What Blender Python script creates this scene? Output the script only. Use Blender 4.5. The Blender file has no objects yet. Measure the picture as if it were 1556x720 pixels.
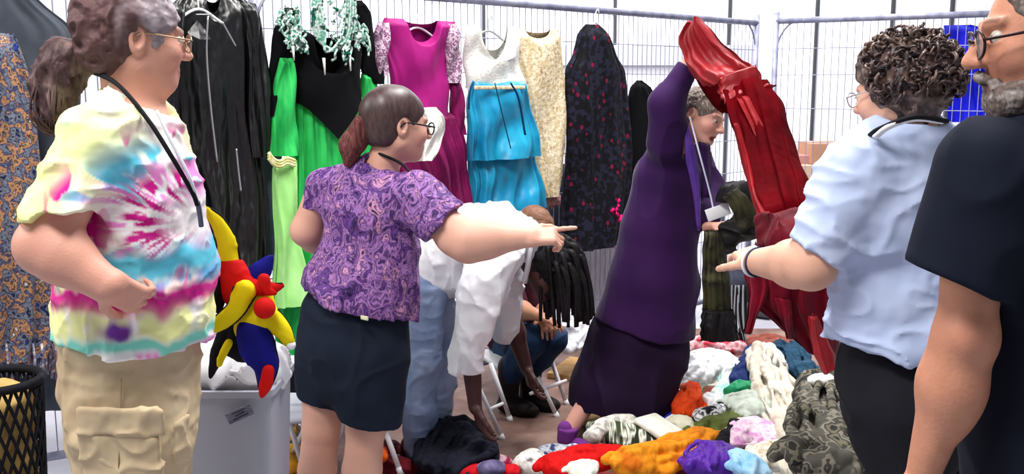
import bpy, bmesh, math, random
import numpy as np
from mathutils import Vector, Matrix

# ------------------------------------------------------------------ camera, light, exposure
W, H, F = 1556.0, 720.0, 1494.0
CAM_Z, PITCH = 1.65, math.radians(8.94)
C = bpy.context.scene.collection
SC = bpy.context.scene
cam_data = bpy.data.cameras.new('camera'); cam = bpy.data.objects.new('camera', cam_data); C.objects.link(cam)
cam.location = (0, 0, CAM_Z); cam.rotation_euler = (math.pi/2 - PITCH, 0, 0)
cam_data.sensor_fit = 'HORIZONTAL'; cam_data.sensor_width = 36; cam_data.lens = 36*F/W
cam_data.clip_start = 0.05
SC.camera = cam
wd = bpy.data.worlds.new('hall_light'); SC.world = wd; wd.use_nodes = True
wd.node_tree.nodes['Background'].inputs[0].default_value = (0.90, 0.93, 1.0, 1)
wd.node_tree.nodes['Background'].inputs[1].default_value = 0.30
def area(name, loc, target, sx, sy, power, col=(1, 1, 1)):
    l = bpy.data.lights.new(name, 'AREA'); l.shape = 'RECTANGLE'; l.size = sx; l.size_y = sy; l.energy = power; l.color = col
    o = bpy.data.objects.new(name, l); C.objects.link(o); o.location = loc
    o.rotation_euler = (Vector(target) - Vector(loc)).to_track_quat('-Z', 'Y').to_euler()
    return o
area('hall_lamp_front', (-1.5, 0.5, 5.2), (0, 3.2, 1.0), 2.6, 1.2, 250, (1, .97, .93))
area('hall_lamp_middle', (1.0, 4.4, 5.4), (0.3, 4.4, 0), 3.0, 1.2, 330, (1, .98, .95))
area('wall_fill_light', (0.5, 7.6, 5.4), (0.5, 10.2, 1.5), 7.0, 1.0, 590, (1, .98, .99))  # added fill light out of view, only to push the back wall to bright white
area('hall_lamp_side', (-5.5, 2.2, 4.2), (-0.6, 4.0, 1.0), 2.0, 1.5, 120, (1, .98, .97))
SC.view_settings.view_transform = 'Standard'; SC.view_settings.look = 'None'
SC.view_settings.gamma = 1; SC.view_settings.use_curve_mapping = False
SC.view_settings.exposure = 0.12
random.seed(7); RS = np.random.RandomState(5)

# ------------------------------------------------------------------ helpers
CP, SP = math.cos(PITCH), math.sin(PITCH)
def ray(x, y):
    u, v = x - W/2, H/2 - y
    return np.array([u, F*CP + v*SP, -F*SP + v*CP])
def P(x, y, Y):                      # the place seen at x, y when it stands Y metres away
    d = ray(x, y); return np.array([0, 0, CAM_Z]) + d*(Y/d[1])
def Pz(x, y, z):
    d = ray(x, y); return np.array([0, 0, CAM_Z]) + d*((z - CAM_Z)/d[2])
def V(*a): return np.array(a, float)
def unit(v):
    v = np.asarray(v, float); return v/(np.linalg.norm(v) + 1e-12)
def lin(c):
    return tuple(((v/255)/12.92 if v/255 <= .04045 else (((v/255)+.055)/1.055)**2.4) for v in c)

def mat(name, col, col2=None, scale=8, rough=.85, metal=0, sheen=0, bump=.0, bscale=120, fold=.0, fscale=9, fstretch=(1, 1, .35),
        attr=False, spec=.16, stretch=(1, 1, 1), alpha=1, trans=0, contrast=(.35, .65), detail=3, const=False, dist=0):
    m = bpy.data.materials.new(name); m.use_nodes = True; nt = m.node_tree; N, L = nt.nodes, nt.links
    b = N['Principled BSDF']; b.inputs['Roughness'].default_value = rough; b.inputs['Metallic'].default_value = metal
    b.inputs['Specular IOR Level'].default_value = spec
    if sheen: b.inputs['Sheen Weight'].default_value = sheen*.15; b.inputs['Sheen Roughness'].default_value = .4
    if alpha < 1: b.inputs['Alpha'].default_value = alpha
    if trans: b.inputs['Transmission Weight'].default_value = trans
    tc = N.new('ShaderNodeTexCoord')
    def noise(sc, st, det=3):
        mp = N.new('ShaderNodeMapping'); mp.inputs['Scale'].default_value = st; L.new(tc.outputs['Object'], mp.inputs['Vector'])
        n = N.new('ShaderNodeTexNoise'); n.inputs['Scale'].default_value = sc; n.inputs['Detail'].default_value = det; n.inputs['Distortion'].default_value = dist
        L.new(mp.outputs[0], n.inputs['Vector']); return n
    if attr:
        a = N.new('ShaderNodeAttribute'); a.attribute_name = 'Col'; L.new(a.outputs['Color'], b.inputs['Base Color'])
    elif col2 is None:
        b.inputs['Base Color'].default_value = (*lin(col), 1)
    else:
        cols = [col] + (col2 if isinstance(col2, list) else [col2])
        r = N.new('ShaderNodeValToRGB'); n = noise(scale, stretch, detail); L.new(n.outputs['Fac'], r.inputs[0])
        el = r.color_ramp.elements; r.color_ramp.interpolation = 'CONSTANT' if const else 'LINEAR'
        while len(el) < len(cols): el.new(.5)
        for i, c in enumerate(cols):
            el[i].position = contrast[0] + (contrast[1]-contrast[0])*i/(len(cols)-1); el[i].color = (*lin(c), 1)
        L.new(r.outputs[0], b.inputs['Base Color'])
    last = None
    if fold:
        n = noise(fscale, fstretch, 2); bp = N.new('ShaderNodeBump'); bp.inputs['Strength'].default_value = 1
        bp.inputs['Distance'].default_value = fold*2.2; L.new(n.outputs['Fac'], bp.inputs['Height']); last = bp
    if bump:
        n = noise(bscale, (1, 1, 1), 2); bp = N.new('ShaderNodeBump'); bp.inputs['Strength'].default_value = 1
        bp.inputs['Distance'].default_value = bump; L.new(n.outputs['Fac'], bp.inputs['Height'])
        if last: L.new(last.outputs[0], bp.inputs['Normal'])
        last = bp
    if last: L.new(last.outputs[0], b.inputs['Normal'])
    return m

def mesh_obj(name, verts, faces, m, parent=None, smooth=True, cols=None):
    me = bpy.data.meshes.new(name)
    verts = np.asarray(verts, dtype=np.float64)
    if isinstance(faces, np.ndarray):
        nf = len(faces); k = faces.shape[1]
        me.vertices.add(len(verts)); me.vertices.foreach_set('co', verts.astype(np.float32).ravel())
        me.loops.add(nf*k); me.loops.foreach_set('vertex_index', faces.astype(np.int32).ravel())
        me.polygons.add(nf); me.polygons.foreach_set('loop_start', np.arange(0, nf*k, k, dtype=np.int32))
        me.update(calc_edges=True); me.validate()
    else:
        me.from_pydata([tuple(v) for v in verts], [], faces); me.update()
    if smooth: me.polygons.foreach_set('use_smooth', np.ones(len(me.polygons), bool))
    me.materials.append(m)
    if cols is not None:
        a = me.color_attributes.new('Col', 'FLOAT_COLOR', 'POINT')
        cc = np.ones((len(verts), 4), np.float32); cc[:, :3] = cols; a.data.foreach_set('color', cc.ravel())
    o = bpy.data.objects.new(name, me); C.objects.link(o)
    if parent is not None:
        o.parent = parent; o.matrix_parent_inverse = Matrix.Translation(-Vector(parent_loc(parent)))
    return o
def parent_loc(p):
    v = Vector(p.location); q = p.parent
    while q is not None: q = q.parent
    return Vector(WL.get(p.name, tuple(p.location)))
WL = {}
def recenter(o):
    """put a mesh thing's own origin at its base"""
    me = o.data; n = len(me.vertices); a = np.empty(n*3, np.float32); me.vertices.foreach_get('co', a); a = a.reshape(-1, 3)
    c = np.array([(a[:, 0].min()+a[:, 0].max())/2, (a[:, 1].min()+a[:, 1].max())/2, a[:, 2].min()])
    me.vertices.foreach_set('co', (a - c).astype(np.float32).ravel()); me.update(); o.location = Vector(c) + o.location
    WL[o.name] = tuple(o.location)
    return o
def tag(o, label=None, cat=None, group=None, kind=None):
    if label: o['label'] = label
    if cat: o['category'] = cat
    if group: o['group'] = group
    if kind: o['kind'] = kind
    return o
def thing(name, label, cat, loc=(0, 0, 0), group=None):
    o = bpy.data.objects.new(name, None); C.objects.link(o); o.location = tuple(float(v) for v in loc); o.empty_display_size = .1
    WL[o.name] = tuple(o.location)
    return tag(o, label, cat, group)

class MB:
    """a pot of simple shapes that becomes one mesh"""
    def __init__(s): s.v = []; s.f = []
    def add(s, v, f):
        o = len(s.v); s.v += [tuple(map(float, q)) for q in v]; s.f += [tuple(i+o for i in q) for q in f]; return s
    def box(s, c, size, ax=None, bev=0):
        c = np.asarray(c, float); h = np.asarray(size, float)/2; A = np.eye(3) if ax is None else np.asarray(ax)
        bm = bmesh.new(); bmesh.ops.create_cube(bm, size=1)
        for v in bm.verts: v.co = Vector((v.co[0]*2*h[0], v.co[1]*2*h[1], v.co[2]*2*h[2]))
        if bev: bmesh.ops.bevel(bm, geom=bm.edges[:], offset=bev, segments=2, affect='EDGES', profile=.5)
        bm.verts.index_update()
        vs = [c + v.co[0]*A[0] + v.co[1]*A[1] + v.co[2]*A[2] for v in bm.verts]; fs = [[v.index for v in f.verts] for f in bm.faces]
        bm.free(); return s.add(vs, fs)
    def tube(s, pts, r, n=8, cap=True, flat=1, up=None):
        pts = [np.asarray(p, float) for p in pts]; k = len(pts); rr = r if hasattr(r, '__len__') else [r]*k
        t = unit(pts[1]-pts[0]); ref = V(0, 0, 1) if abs(t[2]) < .9 else V(1, 0, 0)
        if up is not None: ref = unit(up)
        u = unit(np.cross(t, ref)); vs = []; fs = []
        for i in range(k):
            t2 = unit(pts[min(i+1, k-1)] - pts[max(i-1, 0)]); u = unit(u - t2*np.dot(u, t2)); w = np.cross(t2, u)
            for j in range(n):
                a = 2*math.pi*j/n; vs.append(pts[i] + rr[i]*(math.cos(a)*u + flat*math.sin(a)*w))
        for i in range(k-1):
            for j in range(n):
                a, b = i*n+j, i*n+(j+1) % n; fs.append((a, b, b+n, a+n))
        if cap: fs.append(tuple(range(n))[::-1]); fs.append(tuple(range((k-1)*n, k*n)))
        return s.add(vs, fs)
    def build(s, name, m, parent=None, smooth=True):
        return mesh_obj(name, np.array(s.v), s.f, m, parent, smooth)

def spline(pts, n):
    """smooth open curve through the points"""
    p = np.asarray(pts, float); k = len(p)
    if k == 2: return np.array([p[0] + (p[1]-p[0])*t for t in np.linspace(0, 1, n)])
    q = np.vstack([2*p[0]-p[1], p, 2*p[-1]-p[-2]]); out = []
    for t in np.linspace(0, k-1-1e-6, n):
        i = int(t); u = t-i; a, b, c, d = q[i], q[i+1], q[i+2], q[i+3]
        out.append(.5*((2*b)+(-a+c)*u+(2*a-5*b+4*c-d)*u*u+(-a+3*b-3*c+d)*u**3))
    return np.array(out)

# value noise on points
_T = RS.rand(64, 64, 64).astype(np.float32)
def vnoise(p):
    p = np.asarray(p); i = np.floor(p).astype(int); f = p - i; f = f*f*(3-2*f); i &= 63; j = (i+1) & 63
    x0, y0, z0, x1, y1, z1 = i[:, 0], i[:, 1], i[:, 2], j[:, 0], j[:, 1], j[:, 2]; fx, fy, fz = f[:, 0], f[:, 1], f[:, 2]
    a = _T[x0, y0, z0]*(1-fx)+_T[x1, y0, z0]*fx; b = _T[x0, y1, z0]*(1-fx)+_T[x1, y1, z0]*fx
    c = _T[x0, y0, z1]*(1-fx)+_T[x1, y0, z1]*fx; d = _T[x0, y1, z1]*(1-fx)+_T[x1, y1, z1]*fx
    return ((a*(1-fy)+b*fy)*(1-fz)+(c*(1-fy)+d*fy)*fz)*2-1
def fbm(p, o=3):
    r = 0; a = 1
    for k in range(o): r = r + a*vnoise(p*(2**k) + 7.3*k); a *= .5
    return r
def ridge(p): return 1-2*np.abs(vnoise(p))

# ------------------------------------------------------------------ bodies and clothes as one smooth surface
class Sdf:
    def __init__(s, k=.02): s.ops = []; s.k = k; s.disp = None
    def _add(s, fn, lo, hi, k, op='u'): s.ops.append((op, fn, np.asarray(lo), np.asarray(hi), s.k if k is None else k)); return s
    def cap(s, a, b, r0, r1=None, k=None, op='u', flat=None):
        """tapered round bar; flat=(direction, factor) squeezes it along a direction"""
        a = np.asarray(a, float); b = np.asarray(b, float); r1 = r0 if r1 is None else r1
        ab = b-a; L2 = max(np.dot(ab, ab), 1e-9); R = max(r0, r1)
        if flat is None:
            def fn(p):
                t = np.clip((p-a)@ab/L2, 0, 1); return np.linalg.norm(p - a - t[:, None]*ab, axis=1) - (r0+(r1-r0)*t)
        else:
            n = unit(flat[0]); q = flat[1]; R2 = R*max(1, q); 
            def fn(p):
                t = np.clip((p-a)@ab/L2, 0, 1); d = p - a - t[:, None]*ab; c = d@n; d = d + (c/q - c)[:, None]*n
                return (np.linalg.norm(d, axis=1) - (r0+(r1-r0)*t))*min(1, q)
            R = R2
        return s._add(fn, np.minimum(a, b)-R, np.maximum(a, b)+R, k, op)
    def ell(s, c, r, ax=None, k=None, op='u'):
        c = np.asarray(c, float); r = np.asarray(r, float); A = np.eye(3) if ax is None else np.asarray(ax); R = r.max(); m = r.min()
        def fn(p):
            q = (p-c)@A.T; k0 = np.linalg.norm(q/r, axis=1); k1 = np.linalg.norm(q/(r*r), axis=1)
            return k0*(k0-1)/np.maximum(k1, 1e-6)
        return s._add(fn, c-R, c+R, k, op)
    def tor(s, pts, radii, k=None):
        """body column: rings (centre, half width, half depth) with a side direction"""
        return s
    def col(s, rings, side, k=None, op='u'):
        """trunk through ellipse rings: (centre, half width along side, half depth)"""
        side = unit(side); c = np.array([q[0] for q in rings]); ru = np.array([q[1] for q in rings]); rw = np.array([q[2] for q in rings])
        seg = c[1:]-c[:-1]; ln = np.linalg.norm(seg, axis=1); cum = np.concatenate([[0], np.cumsum(ln)])
        def fn(p):
            best = np.full(len(p), 1e9); 
            for i in range(len(seg)):
                t = np.clip((p-c[i])@seg[i]/ln[i]**2, 0, 1); ax = seg[i]/ln[i]
                sd = unit(side - ax*np.dot(side, ax)); fw = np.cross(ax, sd)
                s_ = t*t*(3-2*t)*.5 + t*.5
                u = ru[i]+(ru[i+1]-ru[i])*s_; w = rw[i]+(rw[i+1]-rw[i])*s_
                d = p - c[i] - t[:, None]*seg[i]; m = np.minimum(u, w)
                k0 = np.sqrt((d@sd/u)**2+(d@fw/w)**2+(d@ax/m)**2); k1 = np.sqrt((d@sd/u/u)**2+(d@fw/w/w)**2+(d@ax/m/m)**2)
                e = k0*(k0-1)/np.maximum(k1, 1e-6); h = np.maximum(.02-np.abs(best-e), 0)/.02
                best = np.minimum(best, e) - h*h*.02*.25 if i else e
            return best
        R = max(ru.max(), rw.max())
        return s._add(fn, c.min(0)-R, c.max(0)+R, k, op)
    def box(s, c, h, ax=None, r=.01, k=None, op='u'):
        c = np.asarray(c, float); h = np.asarray(h, float)-r; A = np.eye(3) if ax is None else np.asarray(ax); R = np.linalg.norm(h)+r
        def fn(p):
            q = np.abs((p-c)@A.T)-h; return np.linalg.norm(np.maximum(q, 0), axis=1)+np.minimum(q.max(1), 0)-r
        return s._add(fn, c-R, c+R, k, op)
    def sub(s, o, k=None, op='u'):
        """another surface, already cut to shape, joined to this one"""
        us = [q for q in o.ops if q[0] == 'u']
        return s._add(lambda p: o.ev(p), np.min([q[2] for q in us], axis=0), np.max([q[3] for q in us], axis=0), k, op)
    def cut(s, pt, n, k=.004):
        """remove everything on the side the normal points to"""
        pt = np.asarray(pt, float); n = unit(n)
        def fn(p): return -((p-pt)@n)
        return s._add(fn, V(-99, -99, -99), V(99, 99, 99), k, 's')
    def ev(s, p):
        lo = p.min(0); hi = p.max(0); d = np.full(len(p), 5.0); hit = False
        for op, fn, a, b, k in s.ops:
            if np.any(lo > b+.09) or np.any(hi < a-.09): continue
            e = fn(p)
            if op == 'u':
                if not hit: d = e; hit = True; continue
                h = np.maximum(k-np.abs(d-e), 0)/k; d = np.minimum(d, e)-h*h*k*.25
            else:
                e = -e; h = np.maximum(k-np.abs(d-e), 0)/k; d = np.maximum(d, e)+h*h*k*.25
        if s.disp is not None and hit: d = d - s.disp(p)
        return d
    def mesh(s, h=.006, B=12):
        us = [o for o in s.ops if o[0] == 'u']; lo = np.min([o[2] for o in us], axis=0)-.03; hi = np.max([o[3] for o in us], axis=0)+.03
        nb = np.ceil((hi-lo)/(h*B)).astype(int); n = nb*B+1; D = np.full(n, 1.0, np.float32)
        g = np.arange(B+1)*h; gx, gy, gz = np.meshgrid(g, g, g, indexing='ij'); loc = np.stack([gx.ravel(), gy.ravel(), gz.ravel()], 1)
        half = h*B/2; rad = half*math.sqrt(3)*1.25+.02
        q = np.array([0, .5, 1])*h*B; qq = np.stack([a.ravel() for a in np.meshgrid(q, q, q, indexing='ij')], 1)
        for bi in range(nb[0]):
            for bj in range(nb[1]):
                for bk in range(nb[2]):
                    o = lo + np.array([bi, bj, bk])*h*B
                    c = s.ev(o+qq)
                    if c.min() > rad*.75 or c.max() < -rad*.75:
                        D[bi*B:bi*B+B+1, bj*B:bj*B+B+1, bk*B:bk*B+B+1] = c[13]; continue
                    D[bi*B:bi*B+B+1, bj*B:bj*B+B+1, bk*B:bk*B+B+1] = s.ev(o+loc).reshape(B+1, B+1, B+1)
        return nets(D, lo, h)

def nets(D, lo, h):
    n = D.shape; S = D < 0; nx, ny, nz = n
    acc = np.zeros((nx-1, ny-1, nz-1, 3), np.float32); cnt = np.zeros((nx-1, ny-1, nz-1), np.int8)
    cor = [(i, j, k) for i in (0, 1) for j in (0, 1) for k in (0, 1)]
    s0 = S[:-1, :-1, :-1]; mix = np.zeros(s0.shape, bool)
    for c in cor: mix |= S[c[0]:nx-1+c[0], c[1]:ny-1+c[1], c[2]:nz-1+c[2]] != s0
    I = np.argwhere(mix); vid = np.full(s0.shape, -1, np.int64); vid[tuple(I.T)] = np.arange(len(I))
    pos = np.zeros((len(I), 3)); ct = np.zeros(len(I))
    for a in cor:
        for ax in range(3):
            if a[ax]: continue
            b = list(a); b[ax] = 1
            da = D[I[:, 0]+a[0], I[:, 1]+a[1], I[:, 2]+a[2]]; db = D[I[:, 0]+b[0], I[:, 1]+b[1], I[:, 2]+b[2]]
            m = (da < 0) != (db < 0); t = np.where(m, da/np.where(m, da-db, 1), 0)
            e = np.tile(np.array(a, float), (len(I), 1)); e[:, ax] += t; pos[m] += e[m]; ct[m] += 1
    pos = (I + pos/np.maximum(ct, 1)[:, None])*h + lo
    quads = []
    for ax in range(3):
        u, v = (ax+1) % 3, (ax+2) % 3
        sl = [slice(None)]*3; sl2 = [slice(None)]*3; sl[ax] = slice(0, n[ax]-1); sl2[ax] = slice(1, n[ax])
        E = np.argwhere(S[tuple(sl)] != S[tuple(sl2)]); E = E[(E[:, u] > 0) & (E[:, v] > 0) & (E[:, u] < n[u]-1) & (E[:, v] < n[v]-1)]
        ins = S[tuple(E.T)]
        def g(du, dv):
            q = E.copy(); q[:, u] -= du; q[:, v] -= dv; return vid[tuple(q.T)]
        Q = np.stack([g(1, 1), g(0, 1), g(0, 0), g(1, 0)], 1); Q[~ins] = Q[~ins][:, ::-1]; quads.append(Q)
    Q = np.vstack(quads); Q = Q[(Q >= 0).all(1)]
    return pos, Q
def sdf_obj(name, sd, m, parent=None, h=.006, colf=None):
    v, q = sd.mesh(h)
    return mesh_obj(name, v, q, m, parent, True, None if colf is None else colf(v))
# ------------------------------------------------------------------ the setting
M_floor = mat('brown_floor', (118, 92, 84), [(98, 72, 66), (132, 106, 96), (150, 130, 122)], 3.2, .6, bump=.001, bscale=60, contrast=(.3, .75), detail=6)
M_wall = mat('white_wall', (236, 235, 240), (226, 226, 234), 1.2, .8)
M_joint = mat('dark_wall_joint', (60, 62, 66), rough=.6)
M_conc = mat('grey_concrete', (176, 176, 184), (150, 150, 160), 2, .7)
b = MB(); b.box((0, 3.6, -.05), (14, 13.2, .1)); tag(b.build('floor', M_conc, smooth=False), kind='structure')
b = MB(); b.box((0.35, 10.2, 2.6), (16, .16, 5.2)); tag(b.build('wall_back', M_wall, smooth=False), kind='structure')
for i, x in enumerate((735, 935, 1110, 1243, 1358, 1448)):
    q = P(x, 0, 10.1); b = MB(); b.box((q[0], 10.1, 2.6), (.032, .04, 5.2)); tag(b.build('trim_%d' % (i+1), M_joint, smooth=False), kind='structure')
b = MB(); b.box((P(985, 80, 10.1)[0], 10.08, P(900, 84, 10.1)[2]), (2.1, .05, .2)); tag(b.build('trim_7', mat('grey_wall_rail', (176, 178, 190)), smooth=False), kind='structure')
# brown vinyl matting on which the clothes are heaped
b = MB(); b.box((.75, 5.0, .006), (3.3, 2.9, .012), bev=.004)
tag(b.build('floor_mat', M_floor, smooth=False), 'reddish brown matting covering the floor under the clothes pile', 'floor mat')

class Panel:
    def __init__(s, a, b, h=2.07):
        s.a = np.asarray(a, float)*V(1, 1, 0); s.b = np.asarray(b, float)*V(1, 1, 0); s.u = unit(s.b-s.a); s.L = np.linalg.norm(s.b-s.a)
        s.n = unit(V(s.u[1], -s.u[0], 0)); s.h = h
        if s.n[1] > 0: s.n = -s.n
    def at(s, x, y, off=.08):
        d = ray(x, y); o = V(0, 0, CAM_Z); q = s.a + s.n*off
        return o + d*(np.dot(q-o, s.n)/np.dot(d, s.n))
pa, pb = Pz(383, -27, 2.07), Pz(1150, 35, 2.07)
PN1 = Panel(pa, pb); PN2 = Panel(Pz(1180, 32, 2.07), Pz(1590, 18, 2.07)); 
p0 = P(-120, 0, 3.72); PN0 = Panel(p0, pa - V(.06, -.02, 0))
M_galv = mat('galvanised_tube', (150, 152, 172), (120, 122, 145), 14, .45, metal=.25)
M_wire = mat('galvanised_wire', (150, 152, 172), rough=.5, metal=.2)
def fence(pn, label, wires=.048):
    t = thing('fence_panel', label, 'fence', (pn.a+pn.b)/2, 'temporary fence panels carrying the costumes')
    b = MB(); z0 = .1; r = .021; cr = .09; h = pn.h
    pts = [pn.a+V(0, 0, .02), pn.a+V(0, 0, h-cr)] 
    b.tube([pn.a+V(0, 0, .02), pn.a+V(0, 0, h+.06)], r); b.tube([pn.b+V(0, 0, .02), pn.b+V(0, 0, h+.06)], r)
    b.tube([pn.a+V(0, 0, h), pn.b+V(0, 0, h)], r); b.tube([pn.a+V(0, 0, z0+.02), pn.b+V(0, 0, z0+.02)], r*.9)
    for e, sg in ((pn.a, 1), (pn.b, -1)):
        arc = [e + pn.u*sg*(.16-.16*math.cos(a)) + V(0, 0, h-.26+.26*math.sin(a)) for a in np.linspace(0, math.pi/2, 8)]; b.tube(arc, .007, 6)
    b.build('frame', M_galv, t)
    b = MB(); n = int(pn.L/wires)
    for i in range(1, n):
        e = pn.a + pn.u*pn.L*i/n; b.tube([e+V(0, 0, z0), e+V(0, 0, h)], .0026, 4, cap=False)
    for z in (.32, .55, .78, 1.01, 1.24, 1.47, 1.70, 1.88):
        b.tube([pn.a+V(0, 0, z), pn.b+V(0, 0, z)], .0028, 4, cap=False)
    b.build('wire_mesh', M_wire, t)
    for e in (pn.a+pn.u*.02, pn.b-pn.u*.02):
        f = MB(); f.box(e+V(0, 0, .055), (.2, .5, .085), ax=[pn.u, pn.n, V(0, 0, 1)], bev=.02); f.build('foot_block', mat('foot_rubber', (70, 70, 74)), t)
    return t
fence(PN1, 'long wire mesh fence panel with most of the gowns hanging on it')
fence(PN2, 'wire mesh fence panel in front of the cardboard boxes')
fence(PN0, 'wire mesh fence panel behind the person in the tie-dye shirt')

# ------------------------------------------------------------------ garments hanging on the fence
def hang(name, rows, m, pn, off, th, folds=(9, .004, .02), neck=None, hem=None, parent=None, seed=0, colf=None, nseg=140, nrow=70, wob=.01, vn=.35, ty=.5):
    rows = sorted(rows); ys = np.array([r[0] for r in rows], float); xl = np.array([r[1] for r in rows], float); xr = np.array([r[2] for r in rows], float)
    yy = np.linspace(ys[0], ys[-1], nrow); L = np.interp(yy, ys, xl); R = np.interp(yy, ys, xr)
    ker = np.array([1, 2, 1])/4.
    for _ in range(3):
        L[1:-1] = np.convolve(L, ker, 'valid'); R[1:-1] = np.convolve(R, ker, 'valid')
    a = np.linspace(0, 2*np.pi, nseg, endpoint=False); ca, sa = np.cos(a), np.sin(a)
    vs = np.zeros((nrow, nseg, 3)); nf, f0, f1 = folds
    rng = np.random.RandomState(seed+11); ph = rng.rand(4)*6.28
    for i in range(nrow):
        v = i/(nrow-1); A = pn.at(L[i], yy[i], off); B = pn.at(R[i], yy[i], off); A[2] = B[2] = (A[2]+B[2])/2
        c = (A+B)/2; hw = np.linalg.norm(B-A)/2; u = (B-A)/max(2*hw, 1e-6)
        t = th[0]+(th[1]-th[0])*v; edge = min(1, (i+.3)/4) if ty else 1
        am = f0+(f1-f0)*v**1.2
        arg = nf*a + ph[0] + 1.3*np.sin(2*a+ph[1]+2*v) + .8*math.sin(5*v+ph[2])
        fo = am*(np.sin(arg)+.45*np.sin(2.3*arg+ph[3]+3*v))
        x = np.sign(ca)*np.abs(ca)**.85
        dep = t*sa*edge + fo*np.where(sa > 0, 1, .3) + wob*np.sin(9*v+3*ca+ph[1])
        xx = hw*x + .35*fo*np.abs(ca)*np.sign(ca)
        z = np.full(nseg, c[2])
        if neck is not None and v < vn:
            w, dp, db, cx = (list(neck)+[0])[:4]; q = np.clip(1-((x-cx)/w)**2, 0, 1)**.5
            z -= np.where(sa > 0, dp, db)*q*(1-v/vn)
        if hem is not None and v > .5:
            w, dp = hem; q = np.clip(1-np.abs(x)/w, 0, 1)**1.1; z -= dp*q*(v-.5)*2
        vs[i] = c + np.outer(xx, u) + np.outer(dep, pn.n); vs[i, :, 2] = z
    vs = vs.reshape(-1, 3); i = np.arange(nrow-1)[:, None]*nseg; j = np.arange(nseg)[None]; k = (j+1) % nseg
    q = np.stack([(i+j).ravel(), (i+nseg+j).ravel(), (i+nseg+k).ravel(), (i+k).ravel()], 1)
    # slight thickness of cloth: closed caps left open like real garments
    cols = None if colf is None else colf(vs)
    o = mesh_obj(name, vs, q, m, parent, True, cols); return o
def garment(name, label, cat, pn, x, y, group='costumes hanging on the fence'):
    return thing(name, label, cat, pn.at(x, y, .08), group)

M_leather = mat('black_leather', (7, 7, 9), (12, 12, 15), 20, .34, fold=.016, fscale=14, spec=.6)
M_steel = mat('zip_steel', (200, 200, 208), rough=.3, metal=.7)
M_velvet = mat('black_velvet', (10, 9, 12), rough=.95, sheen=.15, spec=.1)
M_green = mat('green_satin', (54, 200, 98), (26, 156, 70), 7, .5, sheen=.3, fold=.008, fscale=12, stretch=(4, 4, .4))
M_lime = mat('pale_lime_satin', (178, 236, 150), (150, 222, 120), 6, .5, fold=.008, fscale=12)
M_magenta = mat('magenta_cloth', (166, 24, 120), (150, 18, 108), 5, .6, sheen=.3, fold=.012, fscale=9)
M_maroon = mat('plum_cloth', (128, 14, 84), (104, 10, 66), 7, .6, sheen=.2, fold=.016, fscale=12, stretch=(4, 4, .5))
M_lacew = mat('white_lace', (240, 238, 232), (222, 220, 214), 60, .8, bump=.003, bscale=80)
M_teal = mat('teal_satin', (24, 160, 198), (20, 136, 184), 6, .38, fold=.02, fscale=8, fstretch=(1, 1, .5), spec=.5)
M_cream = mat('cream_sequins', (226, 206, 168), [(206, 184, 142), (240, 226, 196), (188, 160, 116)], 34, .5, bump=.006, bscale=46, contrast=(.3, .7), stretch=(1, 1, .6))
M_seq = mat('silver_sequins', (150, 110, 140), [(96, 40, 84), (210, 190, 206), (120, 60, 100)], 60, .4, bump=.005, bscale=60, contrast=(.35, .65))
M_char = mat('charcoal_velvet', (74, 80, 90), (58, 64, 74), 6, .8, sheen=.3, fold=.02, fscale=7)
M_slate = mat('slate_cloth', (96, 108, 126), (84, 94, 112), 6, .85, fold=.01, fscale=6)
M_patch = mat('patchwork_sequins', (34, 60, 150), [(24, 24, 34), (120, 126, 140), (40, 50, 90), (190, 140, 96), (30, 28, 44), (210, 206, 204)], 30, .45, bump=.006, bscale=50, contrast=(.28, .72), detail=5)
def dots_mat(name, base, dot, scale, thr):
    m = mat(name, base, rough=.8); nt = m.node_tree; N, L = nt.nodes, nt.links
    tc = N.new('ShaderNodeTexCoord'); mp = N.new('ShaderNodeMapping'); mp.inputs['Scale'].default_value = (1, 1, .8); L.new(tc.outputs['Object'], mp.inputs[0])
    vo = N.new('ShaderNodeTexVoronoi'); vo.inputs['Scale'].default_value = scale; L.new(mp.outputs[0], vo.inputs['Vector'])
    r = N.new('ShaderNodeValToRGB'); L.new(vo.outputs['Distance'], r.inputs[0]); e = r.color_ramp.elements
    e[0].position = thr*.7; e[0].color = (*lin(dot), 1); e[1].position = thr; e[1].color = (*lin(base), 1)
    n = N.new('ShaderNodeTexNoise'); n.inputs['Scale'].default_value = 30; L.new(tc.outputs['Object'], n.inputs['Vector'])
    mx = N.new('ShaderNodeMix'); mx.data_type = 'RGBA'; mx.inputs[7].default_value = (*lin((30, 30, 48)), 1)
    r2 = N.new('ShaderNodeValToRGB'); r2.color_ramp.elements[0].position = .5; r2.color_ramp.elements[1].position = .56; L.new(n.outputs['Fac'], r2.inputs[0])
    m2 = N.new('ShaderNodeMix'); m2.data_type = 'RGBA'; m2.inputs[0].default_value = .5
    L.new(r2.outputs[0], mx.inputs[0]); L.new(r.outputs[0], mx.inputs[6])
    mm = N.new('ShaderNodeMath'); mm.operation = 'LESS_THAN'; mm.inputs[1].default_value = thr; L.new(vo.outputs['Distance'], mm.inputs[0])
    mz = N.new('ShaderNodeMix'); mz.data_type = 'RGBA'; L.new(mm.outputs[0], mz.inputs[0]); L.new(mx.outputs[2], mz.inputs[6]); L.new(r.outputs[0], mz.inputs[7])
    L.new(mz.outputs[2], N['Principled BSDF'].inputs['Base Color']); return m
M_floral = dots_mat('black_floral', (12, 12, 18), (118, 16, 52), 17, .21)

def strip(parent, name, pts, m, r=.005, flat=.5):
    b = MB(); b.tube(spline(pts, 24), r, 6, flat=flat, up=(0, 0, 1)); return b.build(name, m, parent)

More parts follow.
